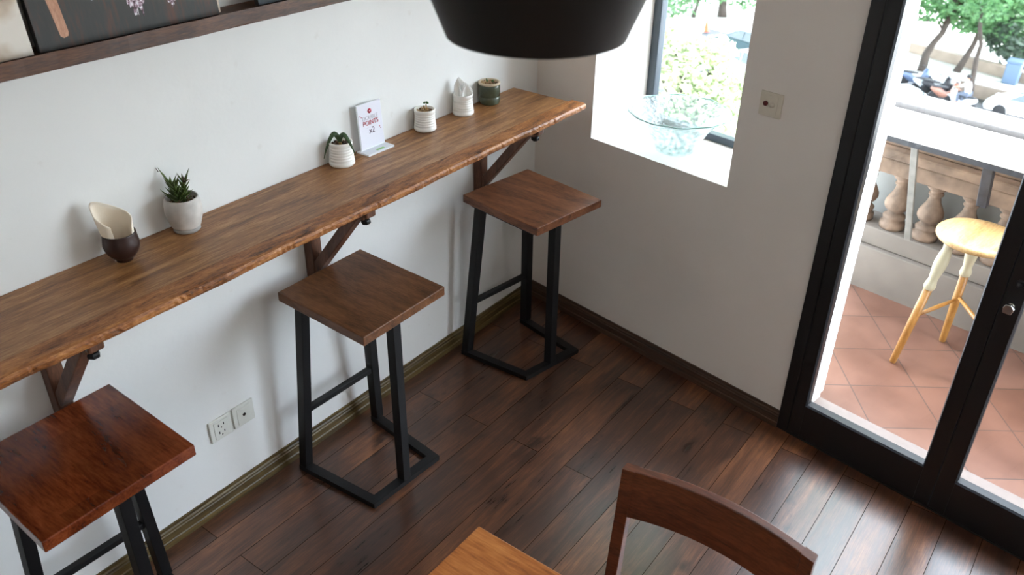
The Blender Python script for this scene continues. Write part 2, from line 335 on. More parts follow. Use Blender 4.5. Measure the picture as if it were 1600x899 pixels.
# ------------------------------------------------------------------ mesh building
class MB:
    def __init__(s): s.v = []; s.f = []; s.sm = []
    def add(s, vs, fs, smooth=False, mat=None):
        o = len(s.v)
        for p in vs: s.v.append(tuple(mat @ Vector(p)) if mat else tuple(p))
        for f in fs: s.f.append(tuple(i+o for i in f)); s.sm.append(smooth)
        return s
    def box(s, c, d, bev=0, rot=None, mat=None, seg=2):
        bm = bmesh.new(); bmesh.ops.create_cube(bm, size=1)
        for v in bm.verts: v.co = Vector((v.co.x*d[0], v.co.y*d[1], v.co.z*d[2]))
        if bev: bmesh.ops.bevel(bm, geom=bm.edges[:], offset=bev, segments=seg, profile=.5, affect='EDGES')
        m = Matrix.Translation(c) @ (rot.to_4x4() if rot else Matrix())
        if mat: m = mat @ m
        bm.verts.ensure_lookup_table()
        s.add([v.co for v in bm.verts], [[v.index for v in f.verts] for f in bm.faces], False, m); bm.free(); return s
    def bar(s, a, b, w, h, ref=(0, 0, 1), bev=0):
        "rectangular bar from a to b; h is measured along ref"
        a = Vector(a); b = Vector(b); d = (b-a); L = d.length; d.normalize()
        r = Vector(ref); x = r.cross(d)
        if x.length < 1e-5: x = Vector((1, 0, 0)).cross(d)
        x.normalize(); y = d.cross(x)
        return s.box((a+b)/2, (w, h, L), bev, Matrix((x, y, d)).transposed())
    def hexa(s, lo, hi):
        "four lower and four upper corners, counter-clockwise from above"
        return s.add(list(lo)+list(hi), [(3, 2, 1, 0), (4, 5, 6, 7)]+[(i, (i+1) % 4, 4+(i+1) % 4, 4+i) for i in range(4)])
    def lathe(s, prof, n=32, mat=None, smooth=True, wob=None):
        vs = []; fs = []
        for i, (r, z) in enumerate(prof):
            for k in range(n):
                t = 2*math.pi*k/n; rr = r*(1+(wob(t, i) if wob else 0)); vs.append((rr*math.cos(t), rr*math.sin(t), z))
        for i in range(len(prof)-1):
            for k in range(n):
                a = i*n+k; b = i*n+(k+1) % n; fs.append((a, b, b+n, a+n))
        if prof[0][0] > 1e-6: fs.append(tuple(range(n-1, -1, -1)))
        if prof[-1][0] > 1e-6: fs.append(tuple((len(prof)-1)*n+k for k in range(n)))
        return s.add(vs, fs, smooth, mat)
    def tube(s, pts, rad, n=8, smooth=True, mat=None, flat=1):
        pts = [Vector(p) for p in pts]
        if not isinstance(rad, (list, tuple)): rad = [rad]*len(pts)
        vs = []; fs = []; prev = None
        for i, p in enumerate(pts):
            d = (pts[min(i+1, len(pts)-1)]-pts[max(i-1, 0)]).normalized()
            x = prev if prev else (Vector((0, 0, 1)).cross(d) if abs(d.z) < .95 else Vector((1, 0, 0)).cross(d))
            x = (x - d*x.dot(d)).normalized(); prev = x; y = d.cross(x)
            for k in range(n):
                t = 2*math.pi*k/n; vs.append(p+rad[i]*(math.cos(t)*x+math.sin(t)*flat*y))
        for i in range(len(pts)-1):
            for k in range(n):
                a = i*n+k; b = i*n+(k+1) % n; fs.append((a, b, b+n, a+n))
        fs.append(tuple(range(n-1, -1, -1))); fs.append(tuple((len(pts)-1)*n+k for k in range(n)))
        return s.add(vs, fs, smooth, mat)
    def prism(s, poly, z0, z1, mat=None, smooth=False):
        n = len(poly)
        vs = [(x, y, z0) for x, y in poly]+[(x, y, z1) for x, y in poly]
        return s.add(vs, [tuple(range(n-1, -1, -1)), tuple(range(n, 2*n))]+[(i, (i+1) % n, n+(i+1) % n, n+i) for i in range(n)], smooth, mat)
    def grid(s, rows, smooth=True, closed=False):
        n = len(rows[0]); vs = [p for r in rows for p in r]; fs = []
        for i in range(len(rows)-1):
            for k in range(n if closed else n-1):
                a = i*n+k; b = i*n+(k+1) % n; fs.append((a, b, b+n, a+n))
        return s.add(vs, fs, smooth)
    def ico(s, c, r, sub=1, sc=(1, 1, 1), rot=None, smooth=True):
        bm = bmesh.new(); bmesh.ops.create_icosphere(bm, subdivisions=sub, radius=r)
        m = Matrix.Translation(c) @ (rot.to_matrix().to_4x4() if rot else Matrix()) @ Matrix.Diagonal((*sc, 1))
        bm.verts.ensure_lookup_table()
        s.add([v.co for v in bm.verts], [[v.index for v in f.verts] for f in bm.faces], smooth, m); bm.free(); return s
    def build(s, name, mat, parent=None, loc=None, rz=0):
        me = bpy.data.meshes.new(name); me.from_pydata(s.v, [], s.f); me.update()
        for p, k in zip(me.polygons, s.sm): p.use_smooth = k
        me.materials.append(mat)
        o = bpy.data.objects.new(name, me); C.objects.link(o)
        if parent: o.parent = parent
        if loc is not None: o.location = loc
        if rz: o.rotation_euler = (0, 0, rz)
        return o
def tag(o, label, cat, group=None):
    o['label'] = label; o['category'] = cat
    if group: o['group'] = group
    return o
def thing(name, label, cat, loc=(0, 0, 0), rz=0, group=None):
    o = bpy.data.objects.new(name, None); o.empty_display_size = .1; C.objects.link(o)
    o.location = loc; o.rotation_euler = (0, 0, rz)
    return tag(o, label, cat, group)
def struct(o, label=None, cat=None):
    o['kind'] = 'structure'
    if label: o['label'] = label
    if cat: o['category'] = cat
    return o
def bevmod(o, w, seg=2):
    m = o.modifiers.new('bevel', 'BEVEL'); m.width = w; m.segments = seg; m.limit_method = 'ANGLE'; return o
def text_mesh(name, body, size, mat, parent, loc, rot, sx=1.0, ext=.0003):
    cu = bpy.data.curves.new(name, 'FONT'); cu.body = body; cu.size = size; cu.align_x = 'CENTER'; cu.align_y = 'CENTER'; cu.extrude = ext
    t = bpy.data.objects.new(name, cu); C.objects.link(t)
    dg = bpy.context.evaluated_depsgraph_get(); me = bpy.data.meshes.new_from_object(t.evaluated_get(dg))
    bpy.data.objects.remove(t); me.materials.clear(); me.materials.append(mat)
    o = bpy.data.objects.new(name, me); C.objects.link(o); o.parent = parent; o.location = loc; o.rotation_euler = rot; o.scale = (sx, 1, 1)
    return o

# ------------------------------------------------------------------ the room
ZC = 2.95; XB = -5.2; YF = -4.7; UEND = 4.77; TW = .295; TB = .40
def poly_slab(pts, z0, z1):
    m = MB(); m.prism(pts, z0, z1); return m
e0 = W(-.25, .05); e1 = W(UEND, .05)
struct(poly_slab([(XB-.1, .2), (XB-.1, YF-.1), (e1.x, YF-.1), (e1.x, e1.y), (e0.x, .2)], -.15, 0).build('floor', MT['floor']), 'dark brown wooden plank floor', 'floor')
c0 = W(-.3, TB); c1 = W(UEND, TB)
struct(poly_slab([(XB-.2, .25), (XB-.2, YF-.2), (c1.x, YF-.2), (c0.x, .25)], ZC, ZC+.2).build('ceiling', MT['ceiling']), 'white ceiling out of view', 'ceiling')
struct(MB().box(((XB+.12)/2, YA+.1, ZC/2), (-XB+.12, .2, ZC)).build('wall_left', MT['wall']), 'white painted wall behind the long wooden bar counter', 'wall')
struct(MB().box((XB-.1, (YF+.2)/2, ZC/2), (.2, -YF+.2, ZC)).build('wall_back', MT['wall']), 'white wall behind the viewer', 'wall')
struct(MB().box(((XB+W(UEND, 0).x)/2, YF-.1, ZC/2), (W(UEND, 0).x-XB, .2, ZC)).build('wall_front', MT['wall']), 'white wall on the open side of the room', 'wall')
WU0, WU1, WZ, WTOP = .316, .998, .912, 1.85
DU0, DU1, DTOP = 1.413, 3.68, 2.28
wb = MB()
def wbox(u0, u1, v1, z0, z1): wb.box(((u0+u1)/2, v1/2, (z0+z1)/2), (u1-u0, v1, z1-z0))
wbox(-.012, WU0, TB, 0, ZC); wbox(WU0, WU1, TB, 0, WZ); wbox(WU0, WU1, TB, WTOP, ZC); wbox(WU1, 1.2, TB, 0, ZC)
wbox(1.2, DU0, TW, 0, ZC); wbox(DU0, DU1, TW, DTOP, ZC); wbox(DU1, UEND, TW, 0, ZC)
struct(wb.build('wall_right', MT['wall_r'], rz=RZB), 'off-white wall with the deep window and the glass door', 'wall')
# skirting boards: stepped moulding, one profile swept along each wall
PR = [(0, 0), (.015, 0), (.015, .022), (.012, .026), (.012, .052), (.0095, .056), (.0095, .062), (.006, .068), (.006, .078), (0, .078)]
def skirting(a, b, nrm):
    m = MB(); a = Vector(a); b = Vector(b); nrm = Vector(nrm); n = len(PR)
    vs = [q+nrm*d+Vector((0, 0, z)) for q in (a, b) for d, z in PR]
    m.add(vs, [tuple(range(n)), tuple(range(2*n-1, n-1, -1))]+[(i, n+i, n+(i+1) % n, (i+1) % n) for i in range(n)]); return m
struct(skirting((XB, YA, 0), (.02, YA, 0), (0, -1, 0)).build('baseboard_left', MT['base_l']), 'olive brown wooden skirting along the white wall', 'baseboard')
sk = skirting((0.0, 0, 0), (1.392, 0, 0), (0, -1, 0)).build('baseboard_right', MT['base_r'], rz=RZB); struct(sk, 'dark brown wooden skirting under the window', 'baseboard')

# window_1: grey frame and pane set deep in the wall
win = bpy.data.objects.new('window_1', None); C.objects.link(win); win.location = W(0, 0, 0); win.rotation_euler = (0, 0, RZB)
struct(win, 'deep set window with a grey metal frame beside the corner', 'window')
wf = MB(); FV0, FV1 = .352, .395; fw = .040
for (u0, u1, z0, z1) in ((WU0, WU0+fw, WZ, WTOP), (WU1-fw, WU1, WZ, WTOP), (WU0+fw, WU1-fw, WZ, WZ+.032), (WU0+fw, WU1-fw, WTOP-fw, WTOP)):
    wf.box(((u0+u1)/2, (FV0+FV1)/2, (z0+z1)/2), (u1-u0, FV1-FV0, z1-z0), .004)
wf.build('window_frame', MT['winframe'], win)
MB().box(((WU0+WU1)/2, .375, (WZ+WTOP)/2), (WU1-WU0-.05, .006, WTOP-WZ-.05)).build('window_pane', MT['glass'], win)

# door_1: black framed folding glass doors
dr = bpy.data.objects.new('door_1', None); C.objects.link(dr); dr.rotation_euler = (0, 0, RZB)
struct(dr, 'black framed glass doors opening to the balcony', 'door')
df = MB(); df.box((1.4135, .035, 1.15), (.046, .09, 2.30), .003); df.box((3.687, .035, 1.15), (.046, .09, 2.30), .003); df.box((2.55, .035, 2.275), (2.23, .09, .05), .003)
df.box((2.55, .035, .004), (2.23, .09, .008), .002)
df.build('door_frame', MT['alu'], dr)
GZ0, GZ1 = .160, 2.16
edges = [1.4375, 2.0, 2.5625, 3.125, 3.6625]
gl = [(1.487, 1.947), (2.057, 2.512), (2.613, 3.075), (3.175, 3.613)]
for i in range(4):
    a, b = edges[i]+.001, edges[i+1]-.001; g0, g1 = gl[i]
    lf = MB()
    v0, v1 = -.008, .040; vc = (v0+v1)/2; vt = v1-v0
    lf.box(((a+g0)/2, vc, 1.13), (g0-a, vt, 2.24), .0025); lf.box(((b+g1)/2, vc, 1.13), (b-g1, vt, 2.24), .0025)
    lf.box(((g0+g1)/2, vc, (.010+GZ0)/2), (g1-g0, vt, GZ0-.010), .0015); lf.box(((g0+g1)/2, vc, (GZ1+2.25)/2), (g1-g0, vt, 2.25-GZ1), .0025)
    leaf = lf.build('door_leaf', MT['alu'], dr)
    MB().box(((g0+g1)/2, .018, (GZ0+GZ1)/2), (g1-g0+.01, .006, GZ1-GZ0+.01)).build('door_pane', MT['glass'], leaf)
    # sloping glazing bead around the pane
    bd = MB(); t = .005
    O = [(g0, GZ0), (g1, GZ0), (g1, GZ1), (g0, GZ1)]; I = [(g0+t, GZ0+t), (g1-t, GZ0+t), (g1-t, GZ1-t), (g0+t, GZ1-t)]
    vs = [(u, -.0085, z) for u, z in O]+[(u, -.001, z) for u, z in I]+[(u, -.001, z) for u, z in O]
    fs = []
    for k in range(4):
        j = (k+1) % 4; fs += [(k, j, 4+j, 4+k), (4+k, 4+j, 8+j, 8+k)]
    bd.add(vs, fs); bd.build('glazing_bead', MT['alu_edge'], leaf)
    if i == 1:
        kb = MB(); mm = Matrix.Translation((2.030, -.008, .868)) @ Euler((R(90), 0, 0)).to_matrix().to_4x4()
        kb.lathe([(.011, 0), (.011, .004), (.006, .006), (.006, .018)], 20, mm)
        kb.prism([(-.012, -.016), (.012, -.016), (.017, .004), (.006, .016), (-.010, .014), (-.015, .002)], .018, .030, mm)
        kk = bevmod(kb.build('lock_knob', MT['chrome'], leaf), .003); kk['label'] = 'chrome lock knob on the black stile'
        mm = Matrix.Translation((2.034, -.008, .948)) @ Euler((R(90), 0, 0)).to_matrix().to_4x4()
        MB().lathe([(.013, 0), (.013, .004), (.010, .006), (.007, .004), (.007, .001)], 20, mm).build('keyhole_ring', MT['alu_edge'], leaf)

# ------------------------------------------------------------------ bar counter with live edge
TOPZ = 1.095
ct = thing('bar_counter', 'long live-edged wooden bar counter fixed along the white wall', 'counter', (0, 0, 0))
def live(x): return .0022*math.sin(x*7.1+.6)+.0014*math.sin(x*17.3)+.0008*math.sin(x*41+1)
m = MB(); xs = [-3.35+i*(3.35-.174)/120 for i in range(121)]
top, bot = TOPZ, TOPZ-.026
rows = []
for x in xs:
    yf = -.268+.002*math.sin(x*5)
    rows.append([(x, YA-.001, bot), (x, YA-.001, top-.002), (x, YA-.003, top), (x, yf, top), (x, yf, bot)])
m.grid(rows, False, True); m.add(rows[0], [(0, 1, 2, 3, 4)]); m.add(rows[-1], [(4, 3, 2, 1, 0)])
m.build('counter_board', MT['counter'], ct)
m = MB(); random.seed(3); xs = [-3.35+i*(3.35-.150)/340 for i in range(341)]; rows = []
for x in xs:
    yf = -.268+.002*math.sin(x*5)-.0006; yo = -.338+live(x)
    j = lambda a: random.uniform(-a, a)
    ch = .0028 if random.random() < .10 else 0
    rows.append([(x, yf, bot), (x, yf, top+.0004), (x, yo+.016, top), (x, yo+.005+j(.0006), top-.0022+j(.0004)), (x, yo+ch+j(.0010), top-.009+j(.0015)), (x, yo+.0005+ch+j(.0012), top-.018+j(.0015)), (x, yo+.005+j(.0006), bot)])
m.grid(rows, False, True); n_ = len(rows[0]); m.add(rows[0], [tuple(range(n_))]); m.add(rows[-1], [tuple(range(n_-1, -1, -1))])
o = m.build('live_edge', MT['live'], ct); o['label'] = 'rough live edge strip of the counter front'

def bracket(x, label):
    t = thing('counter_bracket', label, 'bracket', (x, YA, 0), 0, 'wooden brackets under the bar counter')
    w = .043; zt = bot-.0008
    MB().box((0, -.0225, (zt+.70)/2), (w, .043, zt-.70), .003).build('post', MT['bracket'], t)
    am = MB(); am.box((0, -.175, zt-.021), (w, .262, .040), .003); am.box((0, -.312, zt-.017), (w*.98, .024, .033), .006)
    am.build('arm', MT['bracket'], t)
    MB().bar((0, -.036, .752), (0, -.262, zt-.036), .036, .036, (0, 1, 0), .003).build('brace', MT['bracket'], t)
    b = MB(); mm = Matrix.Translation((0, -.296, zt-.058)); b.lathe([(.006, .020), (.006, .012), (.014, .012), (.016, .008), (.016, 0), (.012, -.004)][::-1], 6, mm, False)
    o = b.build('bolt', MT['steel'], t); o['label'] = 'black hexagonal bolt under the arm'
    return t
bracket(-2.262, 'wooden counter bracket behind the glossy reddish stool')
bracket(-1.345, 'wooden counter bracket behind the middle stool')
bracket(-.425, 'wooden counter bracket behind the stool in the corner')

# ------------------------------------------------------------------ stools
def stool(label, seat, base, smat, skew=0):
    "seat: corners t r f l at the top; base: outer corners back-left, front-left, front-right, back-right"
    cx = sum(p[0] for p in base)/4; cy = sum(p[1] for p in base)/4
    t = thing('bar_stool', label, 'stool', (cx, cy, 0), 0, 'square wooden bar stools with black steel legs')
    S = [Vector((x-cx, y-cy, 0)) for x, y in seat]; B = [Vector((x-cx, y-cy, 0)) for x, y in base]
    H = .785; th = .033
    sm = MB(); q = [S[3], S[2], S[1], S[0]]    # l f r t counter-clockwise
    cen = sum(q, Vector())/4
    sm.hexa([p+Vector((0, 0, H-th)) for p in q], [p+Vector((0, 0, H)) for p in q])
    bevmod(sm.build('seat', smat, t), .003)
    # steel frame under the seat
    zf = H-th; k = MB(); ins = [cen+(p-cen)*.84 for p in q]
    for i in range(4):
        a = ins[i]; b = ins[(i+1) % 4]; k.bar(a+Vector((0, 0, zf-.0068)), b+Vector((0, 0, zf-.0068)), .03, .012, (0, 0, 1))
    k.build('seat_frame', MT['steel'], t)
    # open floor frame: left bar, front bar, right bar
    w = .036; h = .022; d = MB()
    bl, bf, br, bk = B
    def inset(a, b, c): # point inside corner b
        return b+(a-b).normalized()*w+(c-b).normalized()*w
    ibf = inset(bl, bf, br); ibr = inset(bf, br, bk); ibl = bl+(br-bf).normalized()*w; ibk = bk+(bf-br).normalized()*w
    Z = Vector((0, 0, h)); O3 = Vector((0, 0, .001))
    for lo in ([bl, bf, ibf, ibl], [bf, br, ibr, ibf], [br, bk, ibk, ibr]): d.hexa([p+O3 for p in lo], [p+Z for p in lo])
    d.build('floor_frame', MT['steel'], t)
    lw = .033
    ux = (br-bf).normalized(); uy = (bl-bf).normalized()
    def leg(p, q2):
        m = MB(); a = lw/2
        lo = [p+ux*sx*a+uy*sy*a+Z*.98 for sx, sy in ((-1, 1), (-1, -1), (1, -1), (1, 1))]
        hi = [q2+ux*sx*a+uy*sy*a+Vector((0, 0, zf-.013)) for sx, sy in ((-1, 1), (-1, -1), (1, -1), (1, 1))]
        m.hexa(lo, hi); return bevmod(m.build('leg', MT['steel'], t), .0015)
    pl = bl+ux*w/2-uy*lw/2; pr_ = bk-ux*w/2-uy*lw/2; pf = (bf+br)/2+uy*w/2
    ql = pl+ux*.045-uy*.036; qr = pr_-ux*.045-uy*.036; qf = pf+uy*.004
    leg(pl, ql); leg(pr_, qr); leg(pf, qf)
    f = .33; A = pl.lerp(ql, f)+Vector((0, 0, .27)); Bq = pr_.lerp(qr, f)+Vector((0, 0, .27))
    MB().bar(A+ux*.016, Bq-ux*.016, .022, .022, (0, 0, 1), .002).build('stretcher', MT['steel'], t)
    return t
base2 = [(-1.562, -.055), (-1.537, -.417), (-1.207, -.432), (-1.163, -.066)]
stool('square bar stool with matt brown seat under the middle of the counter', [(-1.195, -.082), (-1.208, -.485), (-1.583, -.489), (-1.569, -.085)], base2, MT['seat'])
stool('square bar stool with knotty brown seat in the corner by the window', [(-.245, -.124), (-.311, -.536), (-.678, -.482), (-.619, -.075)], [(-.624, -.056), (-.606, -.402), (-.296, -.466), (-.222, -.118)], MT['seat_far'])
dx, dy = -.978, -.016
stool('square bar stool with glossy reddish brown seat nearest the viewer', [(-2.166, -.101), (-2.177, -.497), (-2.571, -.506), (-2.560, -.105)], [(x+dx, y+dy) for x, y in base2], MT['seat_red'])

# ------------------------------------------------------------------ things on the counter
RV = math.atan2(-.801, .598)     # local x across the view, local y away from it
def ring_pot(h, r0, r1, n=6, th=.005):
    prof = [(r0*.93, 0), (r0, .004)]
    z0 = .014; prof += [(r0, z0)]
    for i in range(n):
        for k in range(6):
            s = i/n+k/(6*n); z = z0+(h-.012-z0)*s; r = r0+(r1-r0)*min(1, s*1.6)
            prof.append((r-.0016*(1-math.cos(2*math.pi*k/6))/2*1.2, z))
    prof += [(r1, h-.008), (r1+.0008, h-.002), (r1-.001, h), (r1-th, h-.001), (r1-th-.001, h*.72)]
    return prof
def gravel(parent, r, z, n, size, mat=None, name='gravel'):
    m = MB()
    m.lathe([(0.0, z-.004), (r, z-.006)], 20)
    for i in range(n):
        a = random.uniform(0, 6.28); q = r*.93*math.sqrt(random.random())
        m.ico((q*math.cos(a), q*math.sin(a), z+random.uniform(-.003, .004)), size*random.uniform(.7, 1.3), 1, (1, .75, .6), Euler((random.random()*3, random.random()*3, random.random()*3)))
    o = m.build(name, mat or MT['gravel'], parent); o['kind'] = 'stuff'; return o
def sheet(parent, name, mat, bottom, topc, rows=8, cols=28, bulge=0):
    "folded paper: lofted between two closed-in curves, with real thickness"
    def samp(P, t):
        f = t*(len(P)-1); i = min(int(f), len(P)-2); u = f-i
        p0 = P[max(i-1, 0)]; p1 = P[i]; p2 = P[i+1]; p3 = P[min(i+2, len(P)-1)]
        return Vector([.5*(2*b+(c-a)*u+(2*a-5*b+4*c-d)*u*u+(3*b-a-3*c+d)*u**3) for a, b, c, d in zip(p0, p1, p2, p3)])
    g = []
    for r in range(rows+1):
        s = r/rows; row = []
        for c in range(cols+1):
            a = samp(bottom, c/cols); b = samp(topc, c/cols); p = a.lerp(b, s)
            k = math.sin(s*math.pi)*bulge; cxy = Vector((p.x, p.y, 0)); row.append(p+cxy*k)
        g.append(row)
    m = MB(); m.grid(g); o = m.build(name, mat, parent)
    md = o.modifiers.new('thick', 'SOLIDIFY'); md.thickness = .0028; md.offset = 0
    return o

# brown cup holding a cream napkin
def P2(x, y): return (x, y, TOPZ)
cup = thing('ceramic_cup', 'dark brown rounded ceramic cup holding a folded cream napkin', 'cup', P2(-2.020, -.063), RV, 'pots and cups on the bar counter')
MB().lathe([(.019, 0), (.0215, .001), (.022, .006), (.024, .010), (.032, .016), (.040, .026), (.0455, .040), (.0465, .050), (.0455, .060), (.044, .068), (.043, .080), (.0425, .083), (.0405, .083), (.0395, .078), (.041, .060), (.040, .040), (.030, .022), (0.0, .014)], 40,
           wob=lambda t, i: .004*math.sin(3*i)).build('cup_body', MT['brown_cer'], cup)
nap = thing('paper_napkin', 'cream paper napkin folded upright in the dark brown cup', 'napkin', P2(-2.020, -.063), RV, 'napkins on the bar counter')
btm = [(.004, -.026, .03), (-.014, -.028, .03), (-.029, -.010, .03), (-.024, .014, .03), (.004, .029, .03), (.027, .012, .03), (.028, -.008, .03)]
tpc = [(.000, -.036, .113), (-.014, -.038, .122), (-.040, -.030, .142), (-.050, -.004, .170), (.000, .018, .148), (.036, .012, .128), (.041, -.008, .104)]
sheet(nap, 'napkin_sheet', MT['napkin'], btm, tpc, 10, 40, .05)

# marbled pot with succulent
pot = thing('succulent_pot', 'marbled grey ceramic pot with a spiky green succulent', 'plant', P2(-1.809, -.0405), RV, 'pots and cups on the bar counter')
MB().lathe([(.034, 0), (.036, .002), (.037, .014), (.0405, .0165), (.0415, .020), (.048, .040), (.0515, .062), (.051, .080), (.0475, .098), (.046, .103), (.0435, .1035), (.0425, .099), (.044, .085), (0.0, .084)], 40).build('pot_body', MT['concrete'], pot)
f = MB(); f.lathe([(.0345, .0), (.0378, .003), (.0378, .0135), (.0345, .0135)], 40); o = f.build('pot_foot', MT['concrete_dark'], pot); o['label'] = 'darker foot ring of the marbled pot'
gravel(pot, .042, .090, 60, .005, MT['soil'], 'soil')
random.seed(21); lf = MB(); tips = MB()
def spike(base, d, L, r0, curve=.3):
    d = Vector(d).normalized(); pts = []; rad = []
    for k in range(7):
        s = k/6; p = Vector(base)+d*L*s+Vector((0, 0, curve*L*s*s)); pts.append(p); rad.append(r0*(1-s)**.7*(.75+.6*s*(1-s)*2)+.0004)
    lf.tube(pts, rad, 6, flat=.6)
st = MB()
for (sx, sy, hh, ex, ey) in ((-.012, 0, .055, -.010, .0), (.004, .006, .060, .008, .004), (-.004, -.008, .045, -.004, -.004)):
    p0 = Vector((sx, sy, .086)); p1 = Vector((sx+ex, sy+ey, .086+hh)); st.tube([p0, p0.lerp(p1, .5), p1], .003, 6)
    for k in range(22):
        s = k/21; b = p0.lerp(p1, s); a = k*2.4+sx*100
        spike(b, (math.cos(a), math.sin(a), .35+.9*s), .030+random.uniform(-.006, .010)-.006*s, .0052)
spike((-.020, .0, .140), (-.8, .15, .9), .048, .005, .25)
spike((-.020, .0, .100), (-1, -.1, .25), .034, .0055, .5)
spike((.010, 0, .105), (1, -.1, .3), .030, .004, .5)
lf.build('succulent_leaves', MT['succulent'], pot); st.build('succulent_stem', MT['succulent'], pot)
for pts, rad in (([(.013, 0, .140), (.016, 0, .150), (.017, 0, .163)], [.0022, .002, .0018]), ([(.015, 0, .148), (.022, -.002, .150), (.031, -.002, .156)], [.002, .0018, .0012]), ([(-.052, .007, .174), (-.056, .008, .181), (-.058, .008, .186)], [.0014, .001, .0004])):
    o = MB().tube(pts, rad, 6).build('dry_tip', MT['tip'], pot); o['label'] = 'dry brown tip of a succulent leaf'


# white ribbed pots
p1 = thing('leafy_pot', 'white ribbed pot with two drooping strap leaves beside the sign', 'plant', P2(-1.197, -.0325), RV, 'pots and cups on the bar counter')
MB().lathe(ring_pot(.082, .0435, .0395), 40).build('pot_body', MT['white_cer'], p1)
MB().lathe([(0, .070), (.034, .069)], 24).build('soil', MT['soil'], p1)
gravel(p1, .033, .0725, 46, .0042, MT['soil'], 'bark_chips')
def strap(pts, wid, name):
    g = []
    for i, p in enumerate(pts):
        s = i/(len(pts)-1); w = wid*math.sin(math.pi*min(1, .12+.88*s)**.8)*.5+.0008
        d = (Vector(pts[min(i+1, len(pts)-1)])-Vector(pts[max(i-1, 0)])).normalized(); sd = d.cross(Vector((0, -.75, .66))).normalized()
        nrm = sd.cross(d).normalized()
        g.append([Vector(p)+sd*w*k/2+nrm*(-.22*w*abs(k/2)) for k in (-2, -1, 0, 1, 2)])
    m = MB(); m.grid(g); o = m.build(name, MT['orchid'], p1); md = o.modifiers.new('t', 'SOLIDIFY'); md.thickness = .0018; md.offset = 0
def arc(sgn, reach, hgt, drop):
    pts = []
    for i in range(15):
        s = i/14; a = math.pi*(.5+.62*s)
        pts.append((sgn*(reach*(1-math.cos(s*math.pi*.72))/(1-math.cos(math.pi*.72))), -.006-.020*s, .076+hgt*math.sin(min(1, s*1.7)*math.pi/2)-drop*max(0, s-.42)**1.5))
    return pts
strap(arc(-1, .054, .040, .200), .015, 'leaf'); strap(arc(1, .052, .038, .165), .014, 'leaf')
m = MB()
for k in range(4): m.tube([(.001*k, -.004, .066), (.002*(k-1.5), -.005, .080), (.004*(k-1.5), -.002, .096)], [.003, .0028, .0022], 6)
m.build('stem', MT['stem'], p1)

p2 = thing('seedling_pot', 'white ribbed pot of gravel with a tiny green sprout', 'plant', P2(-.776, -.0305), RV, 'pots and cups on the bar counter')
MB().lathe(ring_pot(.079, .0415, .0385), 40).build('pot_body', MT['white_cer'], p2)
MB().lathe([(0, .068), (.033, .067)], 24).build('soil', MT['soil'], p2)
gravel(p2, .033, .070, 90, .0048)
m = MB(); m.tube([(.002, .002, .068), (.000, .002, .082), (-.003, .003, .090)], .0028, 6); m.tube([(.006, .0, .068), (.007, .001, .080), (.006, .002, .098)], .0022, 6); m.build('stem', MT['stem'], p2)
m = MB(); m.ico((.010, .002, .101), .0068, 2, (1, .45, .6), Euler((0, .5, 0))); m.ico((.000, .003, .100), .0055, 2, (.9, .4, .7), Euler((0, -.7, 0))); m.build('sprout_leaves', MT['sprout'], p2)

p3 = thing('tissue_pot', 'white ribbed pot with paper tissues between seedling and green pot', 'cup', P2(-.556, -.031), RV, 'pots and cups on the bar counter')
MB().lathe(ring_pot(.080, .042, .038), 40).build('pot_body', MT['white_cer'], p3)
ti = thing('paper_tissue', 'white paper tissues standing folded in the white ribbed pot', 'napkin', P2(-.556, -.031), RV, 'napkins on the bar counter')
sheet(ti, 'tissue_sheet', MT['tissue'], [(-.028, -.006, .03), (-.018, .018, .03), (.002, .024, .03), (.020, .016, .03), (.028, -.004, .03)],
      [(-.033, -.004, .112), (-.016, .006, .141), (.002, .010, .124), (.020, .006, .114), (.038, -.004, .092)], 8, 30, .03)
sheet(ti, 'tissue_sheet', MT['tissue'], [(-.027, -.012, .03), (-.014, -.004, .03), (-.004, -.018, .03), (.006, -.006, .03)],
      [(-.034, -.014, .098), (-.018, -.002, .137), (-.004, -.022, .094), (.006, -.002, .124)], 8, 24, 0)
sheet(ti, 'tissue_sheet', MT['tissue'], [(.000, -.022, .03), (.012, -.010, .03), (.024, -.014, .03)], [(-.002, -.026, .088), (.014, -.004, .119), (.036, -.012, .088)], 8, 20, 0)

p4 = thing('green_pot', 'olive green glazed pot with cream rim and tan gravel', 'plant', P2(-.393, -.0325), RV, 'pots and cups on the bar counter')
MB().lathe([(.036, 0), (.0395, .003), (.0415, .008), (.0425, .020), (.0422, .030), (.0415, .031), (.0415, .033), (.0425, .034), (.0425, .070), (.0415, .079)], 40).build('pot_body', MT['green_cer'], p4)
o = MB().lathe([(.0416, .079), (.0432, .081), (.0438, .085), (.0428, .0885), (.0385, .0885), (.036, .086), (.0355, .078)], 40).build('pot_rim', MT['white_rim'], p4); o['label'] = 'cream unglazed rim'
MB().lathe([(0, .078), (.036, .077)], 24).build('soil', MT['soil'], p4)
gravel(p4, .035, .082, 110, .0046)
m = MB(); m.tube([(-.008, .004, .08), (-.010, .004, .090), (-.012, .005, .099)], [.004, .0038, .002], 6); m.tube([(.008, .002, .08), (.012, .002, .090), (.016, .002, .094)], [.004, .0036, .002], 6); m.build('cut_stems', MT['sprout'], p4)

